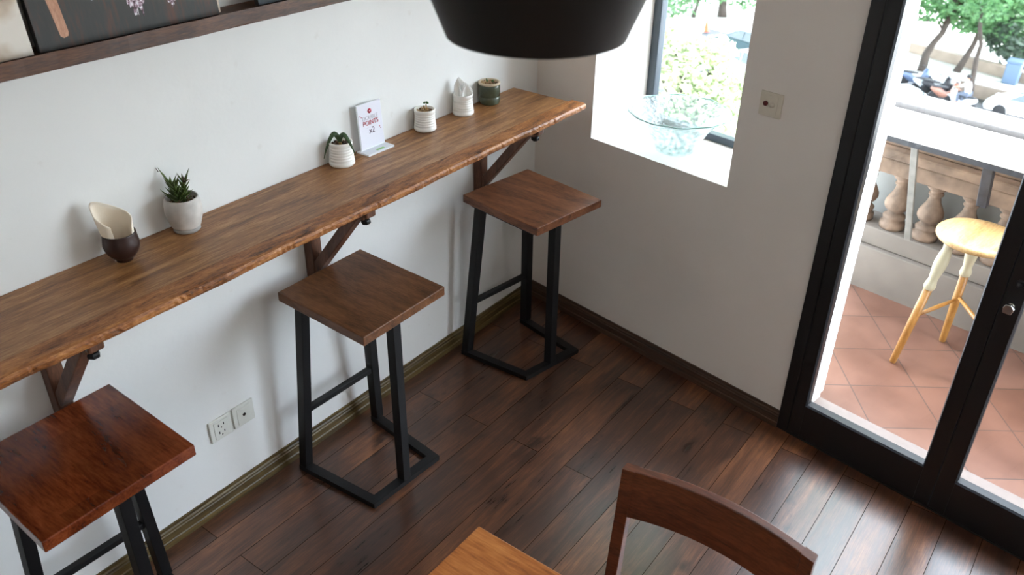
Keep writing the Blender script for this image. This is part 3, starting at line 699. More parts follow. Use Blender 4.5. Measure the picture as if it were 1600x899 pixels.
# acrylic sign holder
sg = thing('sign_holder', 'clear acrylic sign stand reading DOUBLE POINTS x2 on the counter', 'sign', (-1.038, -.030, TOPZ), 0)
MB().box((0, -.004, .004), (.126, .058, .007), .001).build('stand_base', MT['acrylic'], sg)
tilt = R(-4)
Rm = Matrix.Rotation(tilt, 4, 'X')
def sgp(x, y, z): return Matrix.Translation((0, .006, .008)) @ Rm @ Vector((x, y, z))
def sgbox(name, c, d, mat, bev=0): return MB().box((0, 0, 0), d, bev, None, Matrix.Translation((0, .006, .008)) @ Rm @ Matrix.Translation(c)).build(name, mat, sg)
sgbox('acrylic_panel', (0, .0035, .080), (.116, .003, .160), MT['acrylic'], .0005)
sgbox('paper_insert', (0, .001, .082), (.110, .0012, .154), MT['paper'])
rot = (R(90)+tilt, 0, 0)
dk = MB(); dk.lathe([(.0085, 0), (.0085, .0005)], 28, Matrix.Translation(sgp(0, -.0002, .131)) @ Matrix.Rotation(R(90)+tilt, 4, 'X'))
dk.build('red_disc', MT['ink_red'], sg)
MB().ico(sgp(0, -.0006, .131), .0045, 2, (1, .08, .32), Euler((0, -.35, 0))).build('disc_mark', MT['paper'], sg)
text_mesh('lettering_double', 'DOUBLE', .0205, MT['ink_grey'], sg, sgp(0, -.0003, .108), rot, .95)
text_mesh('lettering_points', 'POINTS', .0235, MT['ink_red'], sg, sgp(0, -.0003, .090), rot, .92)
text_mesh('lettering_small_line', '. . . . . . . . .', .010, MT['ink_grey'], sg, sgp(0, -.0003, .077), rot, 1)
text_mesh('lettering_times_two', 'x2', .030, MT['ink_dark'], sg, sgp(.002, -.0003, .062), rot, .9)
for x, z in ((-.046, .122), (-.041, .117), (.044, .060), (.040, .066)):
    MB().lathe([(.0018, 0), (.0018, .0005)], 10, Matrix.Translation(sgp(x, -.0002, z)) @ Matrix.Rotation(R(90)+tilt, 4, 'X')).build('confetti_dot', MT['ink_red'], sg)
MB().box((.006, -.020, .0078), (.036, .010, .0006)).build('green_sticker', MT['ink_green'], sg)

# ------------------------------------------------------------------ outlets and switch
def plate(name, label, cat, mat, mtx, holes):
    t = bpy.data.objects.new(name, None); C.objects.link(t); t.matrix_world = mtx; tag(t, label, cat)
    MB().box((0, 0, .004), (.086, .086, .008), .0025).build('cover_plate', mat, t)
    MB().box((0, 0, .0088), (.054, .066, .0024), .001).build('insert', mat, t)
    for nm, mt, b in holes: b.build(nm, mt, t)
    return t
Mwall = Matrix.Rotation(R(90), 4, 'X')      # local x right, y up, z out of wall_left
sl = MB()
for cy in (.014, -.016):
    sl.box((-.010, cy+.003, .0102), (.0035, .009, .001)); sl.box((.010, cy+.003, .0102), (.0035, .009, .001)); sl.lathe([(.0026, .0097), (.0026, .0107)], 10, Matrix.Translation((0, cy-.008, 0)))
plate('power_outlet', 'cream double power outlet low on the white wall, left of its neighbour', 'outlet', MT['plate'], Matrix.Translation((-1.805, YA, .330)) @ Mwall, [('socket_slots', MT['dark'], sl)])
sl = MB(); sl.lathe([(.006, .0097), (.006, .0112), (.003, .0112)], 16)
plate('aerial_socket', 'cream socket with one round hole right of the power outlet', 'outlet', MT['plate'], Matrix.Translation((-1.712, YA, .331)) @ Mwall, [('round_hole', MT['dark'], sl)])
Mr = Matrix((DB, Vector((0, 0, 1)), -NB)).transposed().to_4x4()
b1 = MB(); b1.lathe([(.009, .0095), (.009, .0145), (.008, .0155), (.0, .0158)], 20, Matrix.Translation((-.017, .003, 0)))
b2 = MB(); b2.lathe([(.0085, .0095), (.0085, .0135), (.0065, .0160), (.0, .0162)], 20, Matrix.Translation((.008, .001, 0)))
ms = Mr.copy(); ms.translation = W(1.120, 0, 1.265)
plate('wall_switch', 'cream wall switch plate with one dark red button by the door', 'switch', MT['plate2'], ms, [('red_button', MT['redbtn'], b1), ('white_button', MT['plate2'], b2)])

# ------------------------------------------------------------------ glass bowl on the window sill
bw = thing('glass_bowl', 'wide clear rippled glass bowl standing on the window sill', 'bowl', W(.642, .150, WZ), RZB)
prof = [(.0, .002), (.070, .002), (.080, .008), (.100, .050), (.130, .100), (.165, .140), (.193, .163), (.205, .168)]
inn = [(r-.003 if r > .02 else r, z+.005) for r, z in prof]
rip = lambda t, i: .012*math.sin(13*t+i)*max(0, (i % 8)-3)/4 if i < 8 else .012*math.sin(13*t+(15-i))*max(0, (15-i)-3)/4
MB().lathe(prof+inn[::-1], 72, None, True, rip).build('bowl_body', MT['bowl'], bw)
rimc = []
for k in range(73):
    t = 2*math.pi*k/72; r = .2035*(1+.012*math.sin(13*t+7)); rimc.append((r*math.cos(t), r*math.sin(t), .171+.002*math.sin(9*t)))
o = MB().tube(rimc, .0022, 6).build('bowl_rim', plain('green_glass_edge', (150, 190, 186), .15), bw); o['label'] = 'greenish glass rim'

# ------------------------------------------------------------------ pendant lamp
lp = thing('pendant_lamp', 'large black pendant lamp hanging at the top of the view', 'lamp', (-2.033, -1.398, 1.921))
outp = [(.1235, .0), (.1265, .0), (.1275, .003), (.152, .063), (.172, .112), (.186, .150), (.190, .170), (.187, .192), (.172, .222), (.140, .252), (.095, .275), (.050, .288), (.028, .294)]
innp = [(r-.0035, z) for r, z in outp[2:]]
MB().lathe(outp+innp[::-1]+[(.1235, .001)], 72).build('lamp_shade', MT['lamp'], lp)
MB().lathe([(.030, .293), (.030, .330), (.024, .340), (.008, .345)], 28).build('lamp_cap', MT['lamp'], lp)
MB().lathe([(0.0, .155), (.022, .160), (.032, .185), (.028, .210), (.014, .235), (.014, .290)], 24).build('bulb', plain('frosted_bulb', (230, 226, 215), .4), lp)
MB().tube([(0, 0, .342), (0, 0, ZC-1.921-.02)], .0035, 8).build('cord', MT['cord'], lp)
MB().lathe([(.055, ZC-1.921-.028), (.055, ZC-1.921-.002), (.05, ZC-1.921-.0005)], 28).build('ceiling_rose', MT['lamp'], lp)

# ------------------------------------------------------------------ chair and table in front
ch = thing('dining_chair', 'reddish brown wooden chair with a curved crest rail at the table', 'chair', (-1.70, -1.6425, 0))
def cx_(z): return .054+(z-.84)*.118      # front face of the back posts at height z
for s in (1, -1):
    y0 = s*.2295; m = MB(); pts = [(.026, 0), (.010, .20), (cx_(.44), .44), (cx_(.60), .60), (cx_(.840), .840)]
    rows = []
    for x, z in pts:
        d = .030 if z > .5 else .036
        k = .0072*max(0, min(1, (z-.5)/.15)); rows.append([(x-k, y0, z), (x, y0-s*.030, z), (x+d-.004, y0-s*.030, z), (x+d-.004-k, y0, z)])
    if s < 0: rows = [r[::-1] for r in rows]
    m.grid(rows, False, True); m.add(rows[0], [(0, 1, 2, 3)]); m.add(rows[-1], [(3, 2, 1, 0)])
    bevmod(m.build('back_post', MT['teak'], ch), .002)
m = MB(); rows = []
for k in range(25):
    y = -.1995+.399*k/24; q = 1-(y/.2)**2; b = .024*q
    zt = .840+.004*q; zb = .706+.010*q
    rows.append([(cx_(zb)+b+.001, y, zb), (cx_(zt)+b+.001, y, zt), (cx_(zt)+b+.025, y, zt), (cx_(zb)+b+.025, y, zb)])
m.grid(rows, False, True); m.add(rows[0], [(0, 1, 2, 3)]); m.add(rows[-1], [(3, 2, 1, 0)])
bevmod(m.build('crest_rail', MT['teak'], ch), .0025)
sm = MB(); sm.prism([(.012, -.196), (-.40, -.215), (-.415, -.205), (-.415, .205), (-.40, .215), (.012, .196)], .432, .456); bevmod(sm.build('seat', MT['teak'], ch), .004)
for s in (1, -1): bevmod(MB().box((-.375, s*.185, .2155), (.036, .034, .431)).build('front_leg', MT['teak'], ch), .003)
for x, wd in ((-.375, .336), (.020, .398)): bevmod(MB().box((x, 0, .400), (.02, wd, .055)).build('apron', MT['teak'], ch), .002)
for s in (1, -1): MB().box((-.176, s*.19, .400), (.36, .018, .055)).build('side_rail', MT['teak'], ch)

tb = thing('dining_table', 'honey brown wooden table corner at the bottom edge of the view', 'table', (-2.329, -1.605, 0))
bevmod(MB().box((0, 0, .736), (.80, .80, .028)).build('tabletop', MT['table'], tb), .003)
for sx in (1, -1):
    for sy in (1, -1): bevmod(MB().box((sx*.345, sy*.345, .3605), (.05, .05, .721)).build('leg', MT['table'], tb), .003)
for s in (1, -1):
    MB().box((0, s*.345, .676), (.638, .022, .09)).build('apron', MT['table'], tb); MB().box((s*.345, 0, .676), (.022, .638, .09)).build('apron', MT['table'], tb)

# ------------------------------------------------------------------ picture shelf with prints
sh = thing('picture_shelf', 'rough dark wooden picture ledge high on the white wall', 'shelf', (0, YA, 1.634))
m = MB(); rows = []; random.seed(5)
for i in range(121):
    x = -3.4+i*(3.4-.35)/120; a = .0012*math.sin(x*23)+random.uniform(-.0006, .0006)
    rows.append([(x, 0, .002), (x, 0, .030), (x, -.098, .030), (x, -.112+a, .0405), (x, -.113+a, .002+a), (x, -.110, 0)])
m.grid(rows, False, True); m.add(rows[0], [tuple(range(6))]); m.add(rows[-1], [tuple(range(5, -1, -1))])
m.build('shelf_board', MT['shelf'], sh)
def print_board(name, label, x0, x1, h, mat, emat, lean, d, y=-.066):
    t = bpy.data.objects.new(name, None); C.objects.link(t); t.location = ((x0+x1)/2, y, 1.6672); t.rotation_euler = (-lean, 0, 0); tag(t, label, 'picture', 'prints on the picture ledge')
    w = x1-x0
    MB().box((0, d/2, h/2), (w, d, h), .001).build('stretcher_frame', emat, t)
    MB().box((0, -.0006, h/2), (w-.002, .001, h-.002)).build('print', mat, t)
    return t
A1 = print_board('canvas_print', 'dark kitchen print with a wooden spoon leaning on the ledge', -2.098, -1.607, .34, MT['canvas'], MT['canvas_edge'], R(7), .016)
def flat(name, pts, mat, par, dy=-.0016):
    m = MB(); n = len(pts); m.add([(x, dy, z) for x, z in pts]+[(x, -.0011, z) for x, z in pts], [tuple(range(n))]+[(i, n+i, n+(i+1) % n, (i+1) % n) for i in range(n)]); return m.build(name, mat, par)
def blob(cx, cz, rx, rz, seed, n=40, j=.25):
    random.seed(seed); return [(cx+rx*math.cos(6.283*k/n)*(1+random.uniform(-j, j)), cz+rz*math.sin(6.283*k/n)*(1+random.uniform(-j, j))) for k in range(n)]
flat('printed_spoon_handle', [(-.189, .028), (-.182, .023), (-.171, .026), (-.168, .034), (-.176, .150), (-.182, .26), (-.205, .26), (-.203, .150)], MT['spoon'], A1)
flat('printed_spoon_bowl', blob(-.194, .287, .027, .036, 1, 30, 0), MT['spoon'], A1)
flat('printed_herbs', blob(-.085, .118, .040, .022, 2), MT['printblue'], A1)
flat('printed_salt_heap', blob(.020, .092, .024, .048, 3, 50, .3), MT['salt'], A1)
flat('printed_onion', blob(.062, .130, .036, .048, 4, 40, .03), MT['onion'], A1)
flat('printed_salt_spill', blob(.112, .085, .014, .036, 5, 40, .35), MT['salt'], A1)
flat('printed_salt_pinch', blob(.172, .094, .020, .018, 6, 40, .35), MT['printblue'], A1)
print_board('pale_print', 'pale beige and white print at the left end of the ledge', -2.75, -2.112, .42, MT['canvas_pale'], MT['pale_edge'], R(7), .016)
print_board('slim_pale_board', 'pale wooden board peeking out behind the dark kitchen print', -1.74, -1.590, .36, MT['pale_edge'], MT['pale_edge'], R(7), .012, -.0485)
print_board('slate_print', 'dark slate print just entering the top edge of the view', -1.478, -1.02, .34, MT['canvas_blue'], MT['canvas_edge'], R(7), .016)

# ------------------------------------------------------------------ balcony
bf = MB(); bf.box((2.675, (TW+1.28)/2, -.051), (3.65, 1.28-TW, .10)); struct(bf.build('balcony_floor', MT['tile'], rz=RZB), 'terracotta tiled balcony floor laid diagonally', 'floor')
ts = MB(); ts.box(((DU0+DU1)/2, (.082+TW)/2, -.036), (DU1-DU0, TW-.082, .078)); struct(ts.build('trim_1', MT['stone_sill'], rz=RZB), 'pale stone threshold outside the glass door', 'trim')
rv = MB(); rv.box((DU0+.004, (.082+TW)/2, 1.15), (.007, TW-.084, 2.22)); struct(rv.build('trim_2', MT['plaster'], rz=RZB), 'white plaster reveal beside the glass door', 'trim')
cn = MB(); cn.box((2.15, (TB+.78)/2+.002, 2.66), (4.9, .78-TB, .16)); struct(cn.build('balcony_roof', MT['plaster'], rz=RZB), 'white balcony roof slab above the door', 'roof')
bal = thing('balustrade', 'weathered stone balustrade with turned balusters along the balcony', 'balustrade', W(0, 0, 0), RZB)
m = MB(); m.box((2.675, 1.41, .064), (3.65, .26, .328), .004); m.box((2.675, 1.425, .277), (3.65, .23, .095), .006); m.build('plinth', MT['plinth'], bal)
m = MB(); m.box((2.675, 1.405, .650), (3.65, .18, .080), .008); m.box((2.675, 1.405, .715), (3.65, .22, .046), .010); m.box((2.675, 1.44, .808), (3.65, .17, .138), .006); m.build('rail', MT['rail'], bal)
o = MB().box((2.675, 1.520, .475), (3.65, .03, .31)).build('backing_panel', MT['backing'], bal); o['label'] = 'grey panel behind the balusters'
bp = [(.058, 0), (.060, .012), (.060, .030), (.052, .036), (.046, .045), (.052, .054), (.054, .064), (.044, .074), (.034, .082), (.036, .090), (.052, .104), (.060, .122), (.058, .142), (.046, .168), (.033, .192), (.027, .214), (.026, .226), (.034, .230), (.034, .238), (.028, .242), (.030, .252), (.044, .262), (.048, .274), (.048, .285)]
b0 = None; us = [.80+.163*k for k in range(17)]
us = [1.128+.1625*(k-1) for k in range(16)]
for u in us:
    if b0 is None: b0 = MB().lathe(bp, 28).build('baluster', MT['bal'], bal); o = b0
    else: o = b0.copy(); C.objects.link(o); o.parent = bal
    o.location = (u, 1.385, .325)
cp = MB(); cp.box((2.675, 1.455, .9135), (3.65, .19, .068), .006); tag(cp.build('stone_coping', MT['coping'], None, W(0, 0, 0), RZB), 'grey granite coping slab behind the white terrace bar', 'coping')
tt = thing('terrace_bar', 'white topped terrace bar table on black steel along the balustrade', 'table', W(0, 0, 0), RZB)
m = MB(); m.box((2.675, 1.172, .916), (3.6, .350, .016), .003); m.build('bar_top', MT['terr_top'], tt)
m = MB(); m.box((2.675, 1.010, .896), (3.6, .022, .023)); m.build('bar_frame', MT['terr_frame'], tt)
for k, (u, mt) in enumerate(((1.262, 'terr_grey'), (1.572, 'terr_frame'), (2.05, 'terr_grey'), (2.55, 'terr_frame'), (3.05, 'terr_grey'))):
    m = MB()
    if mt == 'terr_grey': m.bar((u, 1.030, .886), (u, 1.262, .35), .030, .014, (0, 1, 0), .002)
    else: m.bar((u, 1.030, .886), (u, 1.10, .69), .042, .03, (0, 1, 0), .003)
    o = m.build('bar_support', MT[mt], tt); o['label'] = 'grey steel leg of the terrace bar' if mt == 'terr_grey' else 'short black steel bracket of the terrace bar'

# round pine stool outdoors
SU, SV = 1.655, .885
os_ = thing('round_stool', 'round pale pine stool with cream painted leg tops on the balcony', 'stool', W(SU, SV, 0), RZB)
MB().lathe([(0, .625), (.135, .625), (.158, .632), (.163, .640), (.162, .650), (.155, .657), (.14, .659), (0, .660)], 48).build('seat', MT['pine'], os_)
feet = [(-.149, -.116), (-.067, .219), (.205, -.065)]
knees = []
for fx, fy in feet:
    foot = Vector((fx, fy, .0)); topp = Vector((fx*.52, fy*.52, .624)); ax = (topp-foot); L = ax.length; q = ax.to_track_quat('Z', 'Y').to_matrix().to_4x4(); mm = Matrix.Translation(foot) @ q
    lg = MB().lathe([(.0135, .003), (.0145, .006), (.0175, L*.35), (.0180, L*.62)], 20, mm).build('leg', MT['pine_leg'], os_)
    o = MB().lathe([(.0182, L*.62), (.022, L*.625), (.0245, L*.645), (.023, L*.665), (.0185, L*.69), (.020, L*.72), (.026, L*.79), (.0275, L*.83), (.024, L*.89), (.019, L*.925), (.022, L*.95), (.024, L*.985)], 20, mm).build('painted_leg_top', MT['cream'], lg)
    o['label'] = 'cream painted turned upper leg'; knees.append(foot.lerp(topp, .40))
for i in range(2):
    a, b = knees[i], knees[i+1]; o3 = Vector((0, 0, .02*(i % 2))); MB().tube([a+o3, a.lerp(b, .5)+o3, b+o3], [.0075, .0095, .0075], 10).build('stretcher', MT['pine_leg'], os_)

# ------------------------------------------------------------------ the street far below
ZS = -12.0
def toW(u, v, z=ZS): return W(u, v, z)
sr = MB(); sr.prism([(-90, 3), (60, 3), (60, 46.5), (-90, 46.5)], ZS-.2, ZS); struct(sr.build('street', MT['asphalt'], rz=RZB), 'pale grey street seen far below', 'street')
sr = MB(); sr.prism([(-90, 46.5), (60, 46.5), (60, 140), (-90, 140)], ZS-.2, ZS+.12); struct(sr.build('far_pavement', MT['pave'], rz=RZB), 'bright sunlit pavement beyond the street trees', 'street')
a = on_ground(1405, 76, ZS+.12); b = on_ground(1660, 146, ZS+.12)
d = (b-a).normalized(); nn = Vector((-d.y, d.x, 0))
m = MB(); L = (b-a).length; m.box((L/2, 0, .25), (L, .4, .5), .03); m.box((L/2, 0, .55), (L, .55, .10), .02)
tag(m.build('low_street_wall', MT['kerb'], None, a, math.atan2(d.y, d.x)), 'low stone wall along the far pavement behind the street trees', 'wall')
def leaf_cloud(m, blobs, size, seed):
    random.seed(seed)
    for (c, rad, n) in blobs:
        for i in range(n):
            d = Vector((random.gauss(0, 1), random.gauss(0, 1), random.gauss(0, 1))).normalized(); p = Vector(c)+Vector((d.x*rad[0], d.y*rad[1], d.z*rad[2]))*random.uniform(.35, 1)**.6
            e = Euler((random.uniform(-1, 1), random.uniform(-1, 1), random.uniform(0, 6.28))).to_matrix(); s = size*random.uniform(.6, 1.3)
            m.add([p+e @ Vector(q)*s for q in ((0, -.5, 0), (.2, -.1, .05), (.17, .2, .06), (0, .5, 0), (-.17, .2, .06), (-.2, -.1, .05))], [(0, 1, 2, 3), (0, 3, 4, 5)])
def street_tree(label, trunks, blobs, seed, mat, size=.5):
    base = trunks[0][0][0]
    t = thing('street_tree', label, 'tree', base, 0, 'street trees beyond the balcony')
    m = MB()
    for pts, rad in trunks: m.tube([p-base for p in pts], [q*.62 for q in rad], 10)
    m.build('trunk', MT['bark'], t)
    m = MB(); leaf_cloud(m, [(c-base, r, n) for c, r, n in blobs], size, seed); m.build('foliage', mat, t)
    return t
# leaf canopy added out of sight above the view to shade the street
m = MB(); leaf_cloud(m, [((u, v, -.4), (11, 12, 1.6), 2300) for u, v in ((-33, 41), (-23, 38), (-14, 40), (-5, 40), (-28, 32), (-10, 32))], 1.8, 77)
o = m.build('shade_canopy', MT['leaf_far'], None, W(0, 0, 0), RZB); tag(o, 'unseen leaf canopy added high over the street to shade it', 'foliage'); o['kind'] = 'stuff'
# trunk 1, leaning right
b1 = on_ground(1440, 112, ZS+.1); D1 = (b1-CAM).dot(fwd)
street_tree('leaning street tree left of the other trunks beyond the balcony',
    [([b1, at(1447, 85, D1), at(1458, 68, D1), at(1472, 52, D1), at(1482, 30, D1), at(1493, 8, D1), at(1500, -25, D1)], [.42, .34, .30, .27, .30, .45, .4]),
     ([at(1473, 48, D1), at(1468, 36, D1), at(1464, 30, D1), at(1450, 33, D1), at(1440, 28, D1), at(1430, 24, D1)], [.12, .10, .08, .07, .06, .04])],
    [(at(1455, 16, D1), (1.1, 1.1, .8), 160), (at(1480, -8, D1), (2.2, 2, 1.2), 360), (at(1500, 5, D1), (1.5, 1.5, 1.3), 240)], 11, MT['leaf_far'])
b2 = on_ground(1494, 113, ZS+.1); D2 = (b2-CAM).dot(fwd)
street_tree('forked street tree with two thin crossing trunks beyond the balcony',
    [([b2, at(1506, 95, D2), at(1520, 72, D2), at(1528, 55, D2), at(1531, 35, D2), at(1533, -10, D2)], [.34, .28, .24, .22, .24, .2])],
    [(at(1520, 22, D2), (1.7, 1.5, 1.1), 420), (at(1545, 18, D2), (2.0, 1.6, 1.6), 520), (at(1575, 25, D2), (2.2, 1.8, 1.9), 620), (at(1600, 30, D2), (2.2, 1.8, 2.0), 500), (at(1555, -10, D2), (3, 2.5, 1.6), 520), (at(1600, -15, D2), (3, 2.5, 1.6), 420)], 12, MT['leaf_far'])
b3 = on_ground(1514, 170, ZS); D3 = (b3-CAM).dot(fwd)
street_tree('thin upright street tree behind the rider beyond the balcony',
    [([b3, at(1519, 130, D3), at(1525, 95, D3), at(1533, 70, D3), at(1531, 45, D3), at(1534, 10, D3)], [.26, .22, .2, .18, .16, .12])],
    [(at(1540, 8, D3), (1.4, 1.2, .8), 260)], 13, MT['leaf_far'], .4)
b4 = on_ground(1592, 118, ZS+.1); D4 = (b4-CAM).dot(fwd)
street_tree('dark leafy street tree at the right edge of the door view',
    [([b4, at(1590, 90, D4), at(1586, 60, D4), at(1582, 30, D4)], [.3, .26, .22, .16])],
    [(at(1580, 58, D4), (1.5, 1.3, 1.3), 330), (at(1600, 88, D4), (1.4, 1.3, 1.1), 260), (at(1560, 50, D4), (.8, .8, .8), 110)], 14, MT['leaf_dark'])
b5 = on_ground(1128, 27, ZS+.1); D5 = (b5-CAM).dot(fwd)
street_tree('thick street trunk seen through the window',
    [([b5, at(1129, 10, D5), at(1131, -15, D5), at(1133, -50, D5)], [.55, .45, .42, .4])], [(at(1140, -30, D5), (3, 3, 1.5), 300), (at(1165, -8, D5), (1.3, 1.3, .9), 200)], 15, MT['leaf_far'])
b6 = on_ground(1083, 28, ZS+.1); D6 = (b6-CAM).dot(fwd)
street_tree('slim pale street tree left of the thick trunk through the window',
    [([b6, at(1088, 12, D6), at(1097, -15, D6)], [.24, .2, .16])], [(at(1045, 10, D6), (2.2, 2, 1.4), 420), (at(1075, -12, D6), (2, 2, 1), 200)], 16, MT['leaf_far'])
# near tree just outside the window
nb = at(1060, 330, 11.0); nb.z = ZS
nt = thing('garden_tree', 'sunlit yellow green tree filling the lower part of the window', 'tree', nb)
m = MB(); m.tube([Vector((0, 0, 0)), at(1070, 330, 11)-nb, at(1075, 180, 11)-nb, at(1065, 90, 11)-nb], [.22, .18, .1, .04], 10)
for q in ((1030, 120), (1110, 110), (1050, 60), (1130, 150)): m.tube([at(1073, 200, 11)-nb, at((1073+q[0])/2, (185+q[1])/2, 11)-nb, at(q[0], q[1], 11)-nb], [.06, .04, .02], 6)
m.build('trunk', MT['bark'], nt)
m = MB(); leaf_cloud(m, [(at(1045, 85, 11)-nb, (.42, .5, .42), 900), (at(1085, 125, 11)-nb, (.5, .6, .42), 1100), (at(1030, 150, 11)-nb, (.5, .6, .45), 900), (at(1110, 150, 11)-nb, (.42, .5, .32), 800), (at(1130, 175, 11)-nb, (.5, .5, .4), 800), (at(1080, 210, 11)-nb, (.8, .7, .5), 1300),
    (at(1120, 82, 11)-nb, (.30, .3, .2), 420), (at(1060, 55, 11)-nb, (.35, .3, .25), 500), (at(1140, 130, 11)-nb, (.3, .3, .22), 420), (at(1020, 100, 11)-nb, (.3, .3, .4), 500)], .095, 31); m.build('foliage', MT['leaf_near'], nt)
# unseen extra crown, added above the view to dim the window sill
m = MB(); q0 = W(-.85, 4.4, 2.6); leaf_cloud(m, [(q0-nb, (1.6, 1.5, 1.6), 2200), (W(-1.5, 4.6, 4.4)-nb, (2.0, 1.8, 1.6), 1500)], .34, 33); m.build('shade_crown', MT['leaf_near'], nt)

def wheel(parent, c, r, w, ax, name='wheel'):
    q = Vector(ax).to_track_quat('Z', 'Y').to_matrix().to_4x4(); mm = Matrix.Translation(c) @ q
    o = MB().lathe([(r*.55, -w/2), (r*.92, -w/2), (r, -w*.35), (r, w*.35), (r*.92, w/2), (r*.55, w/2)], 24, mm).build(name, MT['tyre'], parent)
    MB().lathe([(0.0, -w*.40), (r*.6, -w*.42), (r*.6, w*.42), (0, w*.40)], 20, mm).build('hub', MT['rim'], o); return o
def car(label, loc, rz, paint):
    t = thing('car', label, 'car', loc, rz, 'cars on the street')
    # side outline (x forward, z up) swept across with tumblehome
    body = [(-2.15, .35), (-2.2, .62), (-2.12, .86), (-1.5, .93), (-1.0, .95), (.85, .93), (1.55, .84), (2.1, .66), (2.18, .45), (2.1, .28), (-2.0, .28)]
    m = MB(); ys = [(-.86, .96), (-.80, 1), (0, 1.02), (.80, 1), (.86, .96)]; rows = []
    for y, k in ys: rows.append([(x*k, y, .28+(z-.28)*(k if k < 1 else 1)) for x, z in body])
    m.grid(rows, False, True); m.add(rows[0], [tuple(range(len(body)))]); m.add(rows[-1], [tuple(range(len(body)-1, -1, -1))])
    bevmod(m.build('body', paint, t), .05, 3)
    cab = [(-1.55, .90), (-1.15, 1.36), (-.7, 1.46), (.15, 1.44), (.55, 1.30), (1.15, .90)]
    def cabin(s, ys, name, mat):
        m = MB(); rows = []
        for sg in (-1, 1): rows.append([(x*s, sg*(ys-(z-.9)*.34), z if s == 1 else .9+(z-.9)*s) for x, z in cab])
        m.grid(rows, False, True); m.add(rows[0], [tuple(range(6))]); m.add(rows[1], [tuple(range(5, -1, -1))]); return m.build(name, mat, t)
    cabin(1, .78, 'windows', MT['carglass'])
    m = MB(); roof = [(-1.12, 1.375), (-.7, 1.475), (.15, 1.455), (.52, 1.325)]; rows = []
    for y, dz in ((-.63, -.03), (-.5, 0), (0, .012), (.5, 0), (.63, -.03)): rows.append([(x, y, z+dz) for x, z in roof]+[(x, y, z+dz-.02) for x, z in roof[::-1]])
    m.grid(rows, False, True)
    for sg in (-1, 1):
        for (xa, za, xb, zb) in ((-1.12, 1.36, -1.55, .93), (.52, 1.31, 1.15, .92), (-.2, 1.44, -.2, .93)): m.bar((xa, sg*.62, za), (xb, sg*.76, zb), .05, .05)
    m.build('roof', paint, t)
    for x in (-1.35, 1.32):
        for sg in (-1, 1): wheel(t, (x, sg*.80, .32), .32, .2, (0, 1, 0))
    for sg in (-1, 1): MB().ico((2.02, sg*.62, .66), .12, 2, (.9, 1.4, .7)).build('headlight', MT['rim'], t)
    return t
def at_street(px, py): return on_ground(px, py, ZS)
ALU = RZB
car('white car parked at the right edge beyond the balcony', at_street(1612, 188), ALU+R(180), MT['carwhite'])
car('white car half hidden behind the white door reveal', at_street(1394, 178), ALU+R(150), MT['carwhite'])
car('dark teal car seen through the window behind the leaves', at_street(1166, 84), ALU+R(168), MT['cardark'])
car('silver car seen through the window at the right reveal', at_street(1164, 118), ALU+R(168), MT['cargrey'])
def bike(label, loc, rz, paint):
    t = thing('motorbike', label, 'motorbike', loc, rz, 'motorbikes on the street')
    wheel(t, (.62, 0, .28), .28, .10, (0, 1, 0)); wheel(t, (-.62, 0, .28), .28, .11, (0, 1, 0))
    m = MB(); m.tube([(.50, 0, .95), (.46, 0, .60), (.32, 0, .38), (.0, 0, .32), (-.25, 0, .40), (-.55, 0, .62), (-.85, 0, .72)], [.10, .15, .14, .12, .16, .16, .05], 12, flat=1.3)
    m.box((.62, 0, .58), (.34, .14, .04), .015); m.build('body', paint, t)
    m = MB(); m.tube([(.05, 0, .70), (-.2, 0, .74), (-.55, 0, .78), (-.8, 0, .80)], [.09, .14, .13, .06], 10, flat=.5); m.build('saddle', MT['bikeblack'], t)
    m = MB(); m.tube([(.62, .05, .28), (.52, .05, .75), (.45, .03, 1.0)], .025, 8); m.tube([(.62, -.05, .28), (.52, -.05, .75), (.45, -.03, 1.0)], .025, 8)
    m.tube([(.34, .34, 1.06), (.42, .2, 1.04), (.45, 0, 1.0), (.42, -.2, 1.04), (.34, -.34, 1.06)], .02, 8); m.build('fork_and_handlebar', MT['bikeblack'], t)
    MB().ico((.52, 0, .98), .10, 2, (.8, 1, .8)).build('headlamp', MT['rim'], t)
    m = MB(); m.tube([(-.05, .13, .26), (-.4, .15, .28), (-.8, .15, .36)], [.03, .045, .05], 8); m.build('exhaust', MT['rim'], t)
    return t
bike('blue motorbike parked at the foot of the leaning tree', at_street(1428, 134), ALU+R(40), MT['bikeblue'])
bike('white motorbike parked right of the blue one', at_street(1448, 145), ALU+R(42), MT['bikewhite'])
bike('dark motorbike parked between the white and the red ones', at_street(1461, 149), ALU+R(45), MT['bikeblack'])
bike('red motorbike parked nearest the rider', at_street(1474, 158), ALU+R(50), MT['bikered'])
RB = at_street(1497, 172); RBZ = ALU+R(165)
bike('white motorbike ridden by the person in white', RB, RBZ, MT['bikewhite'])
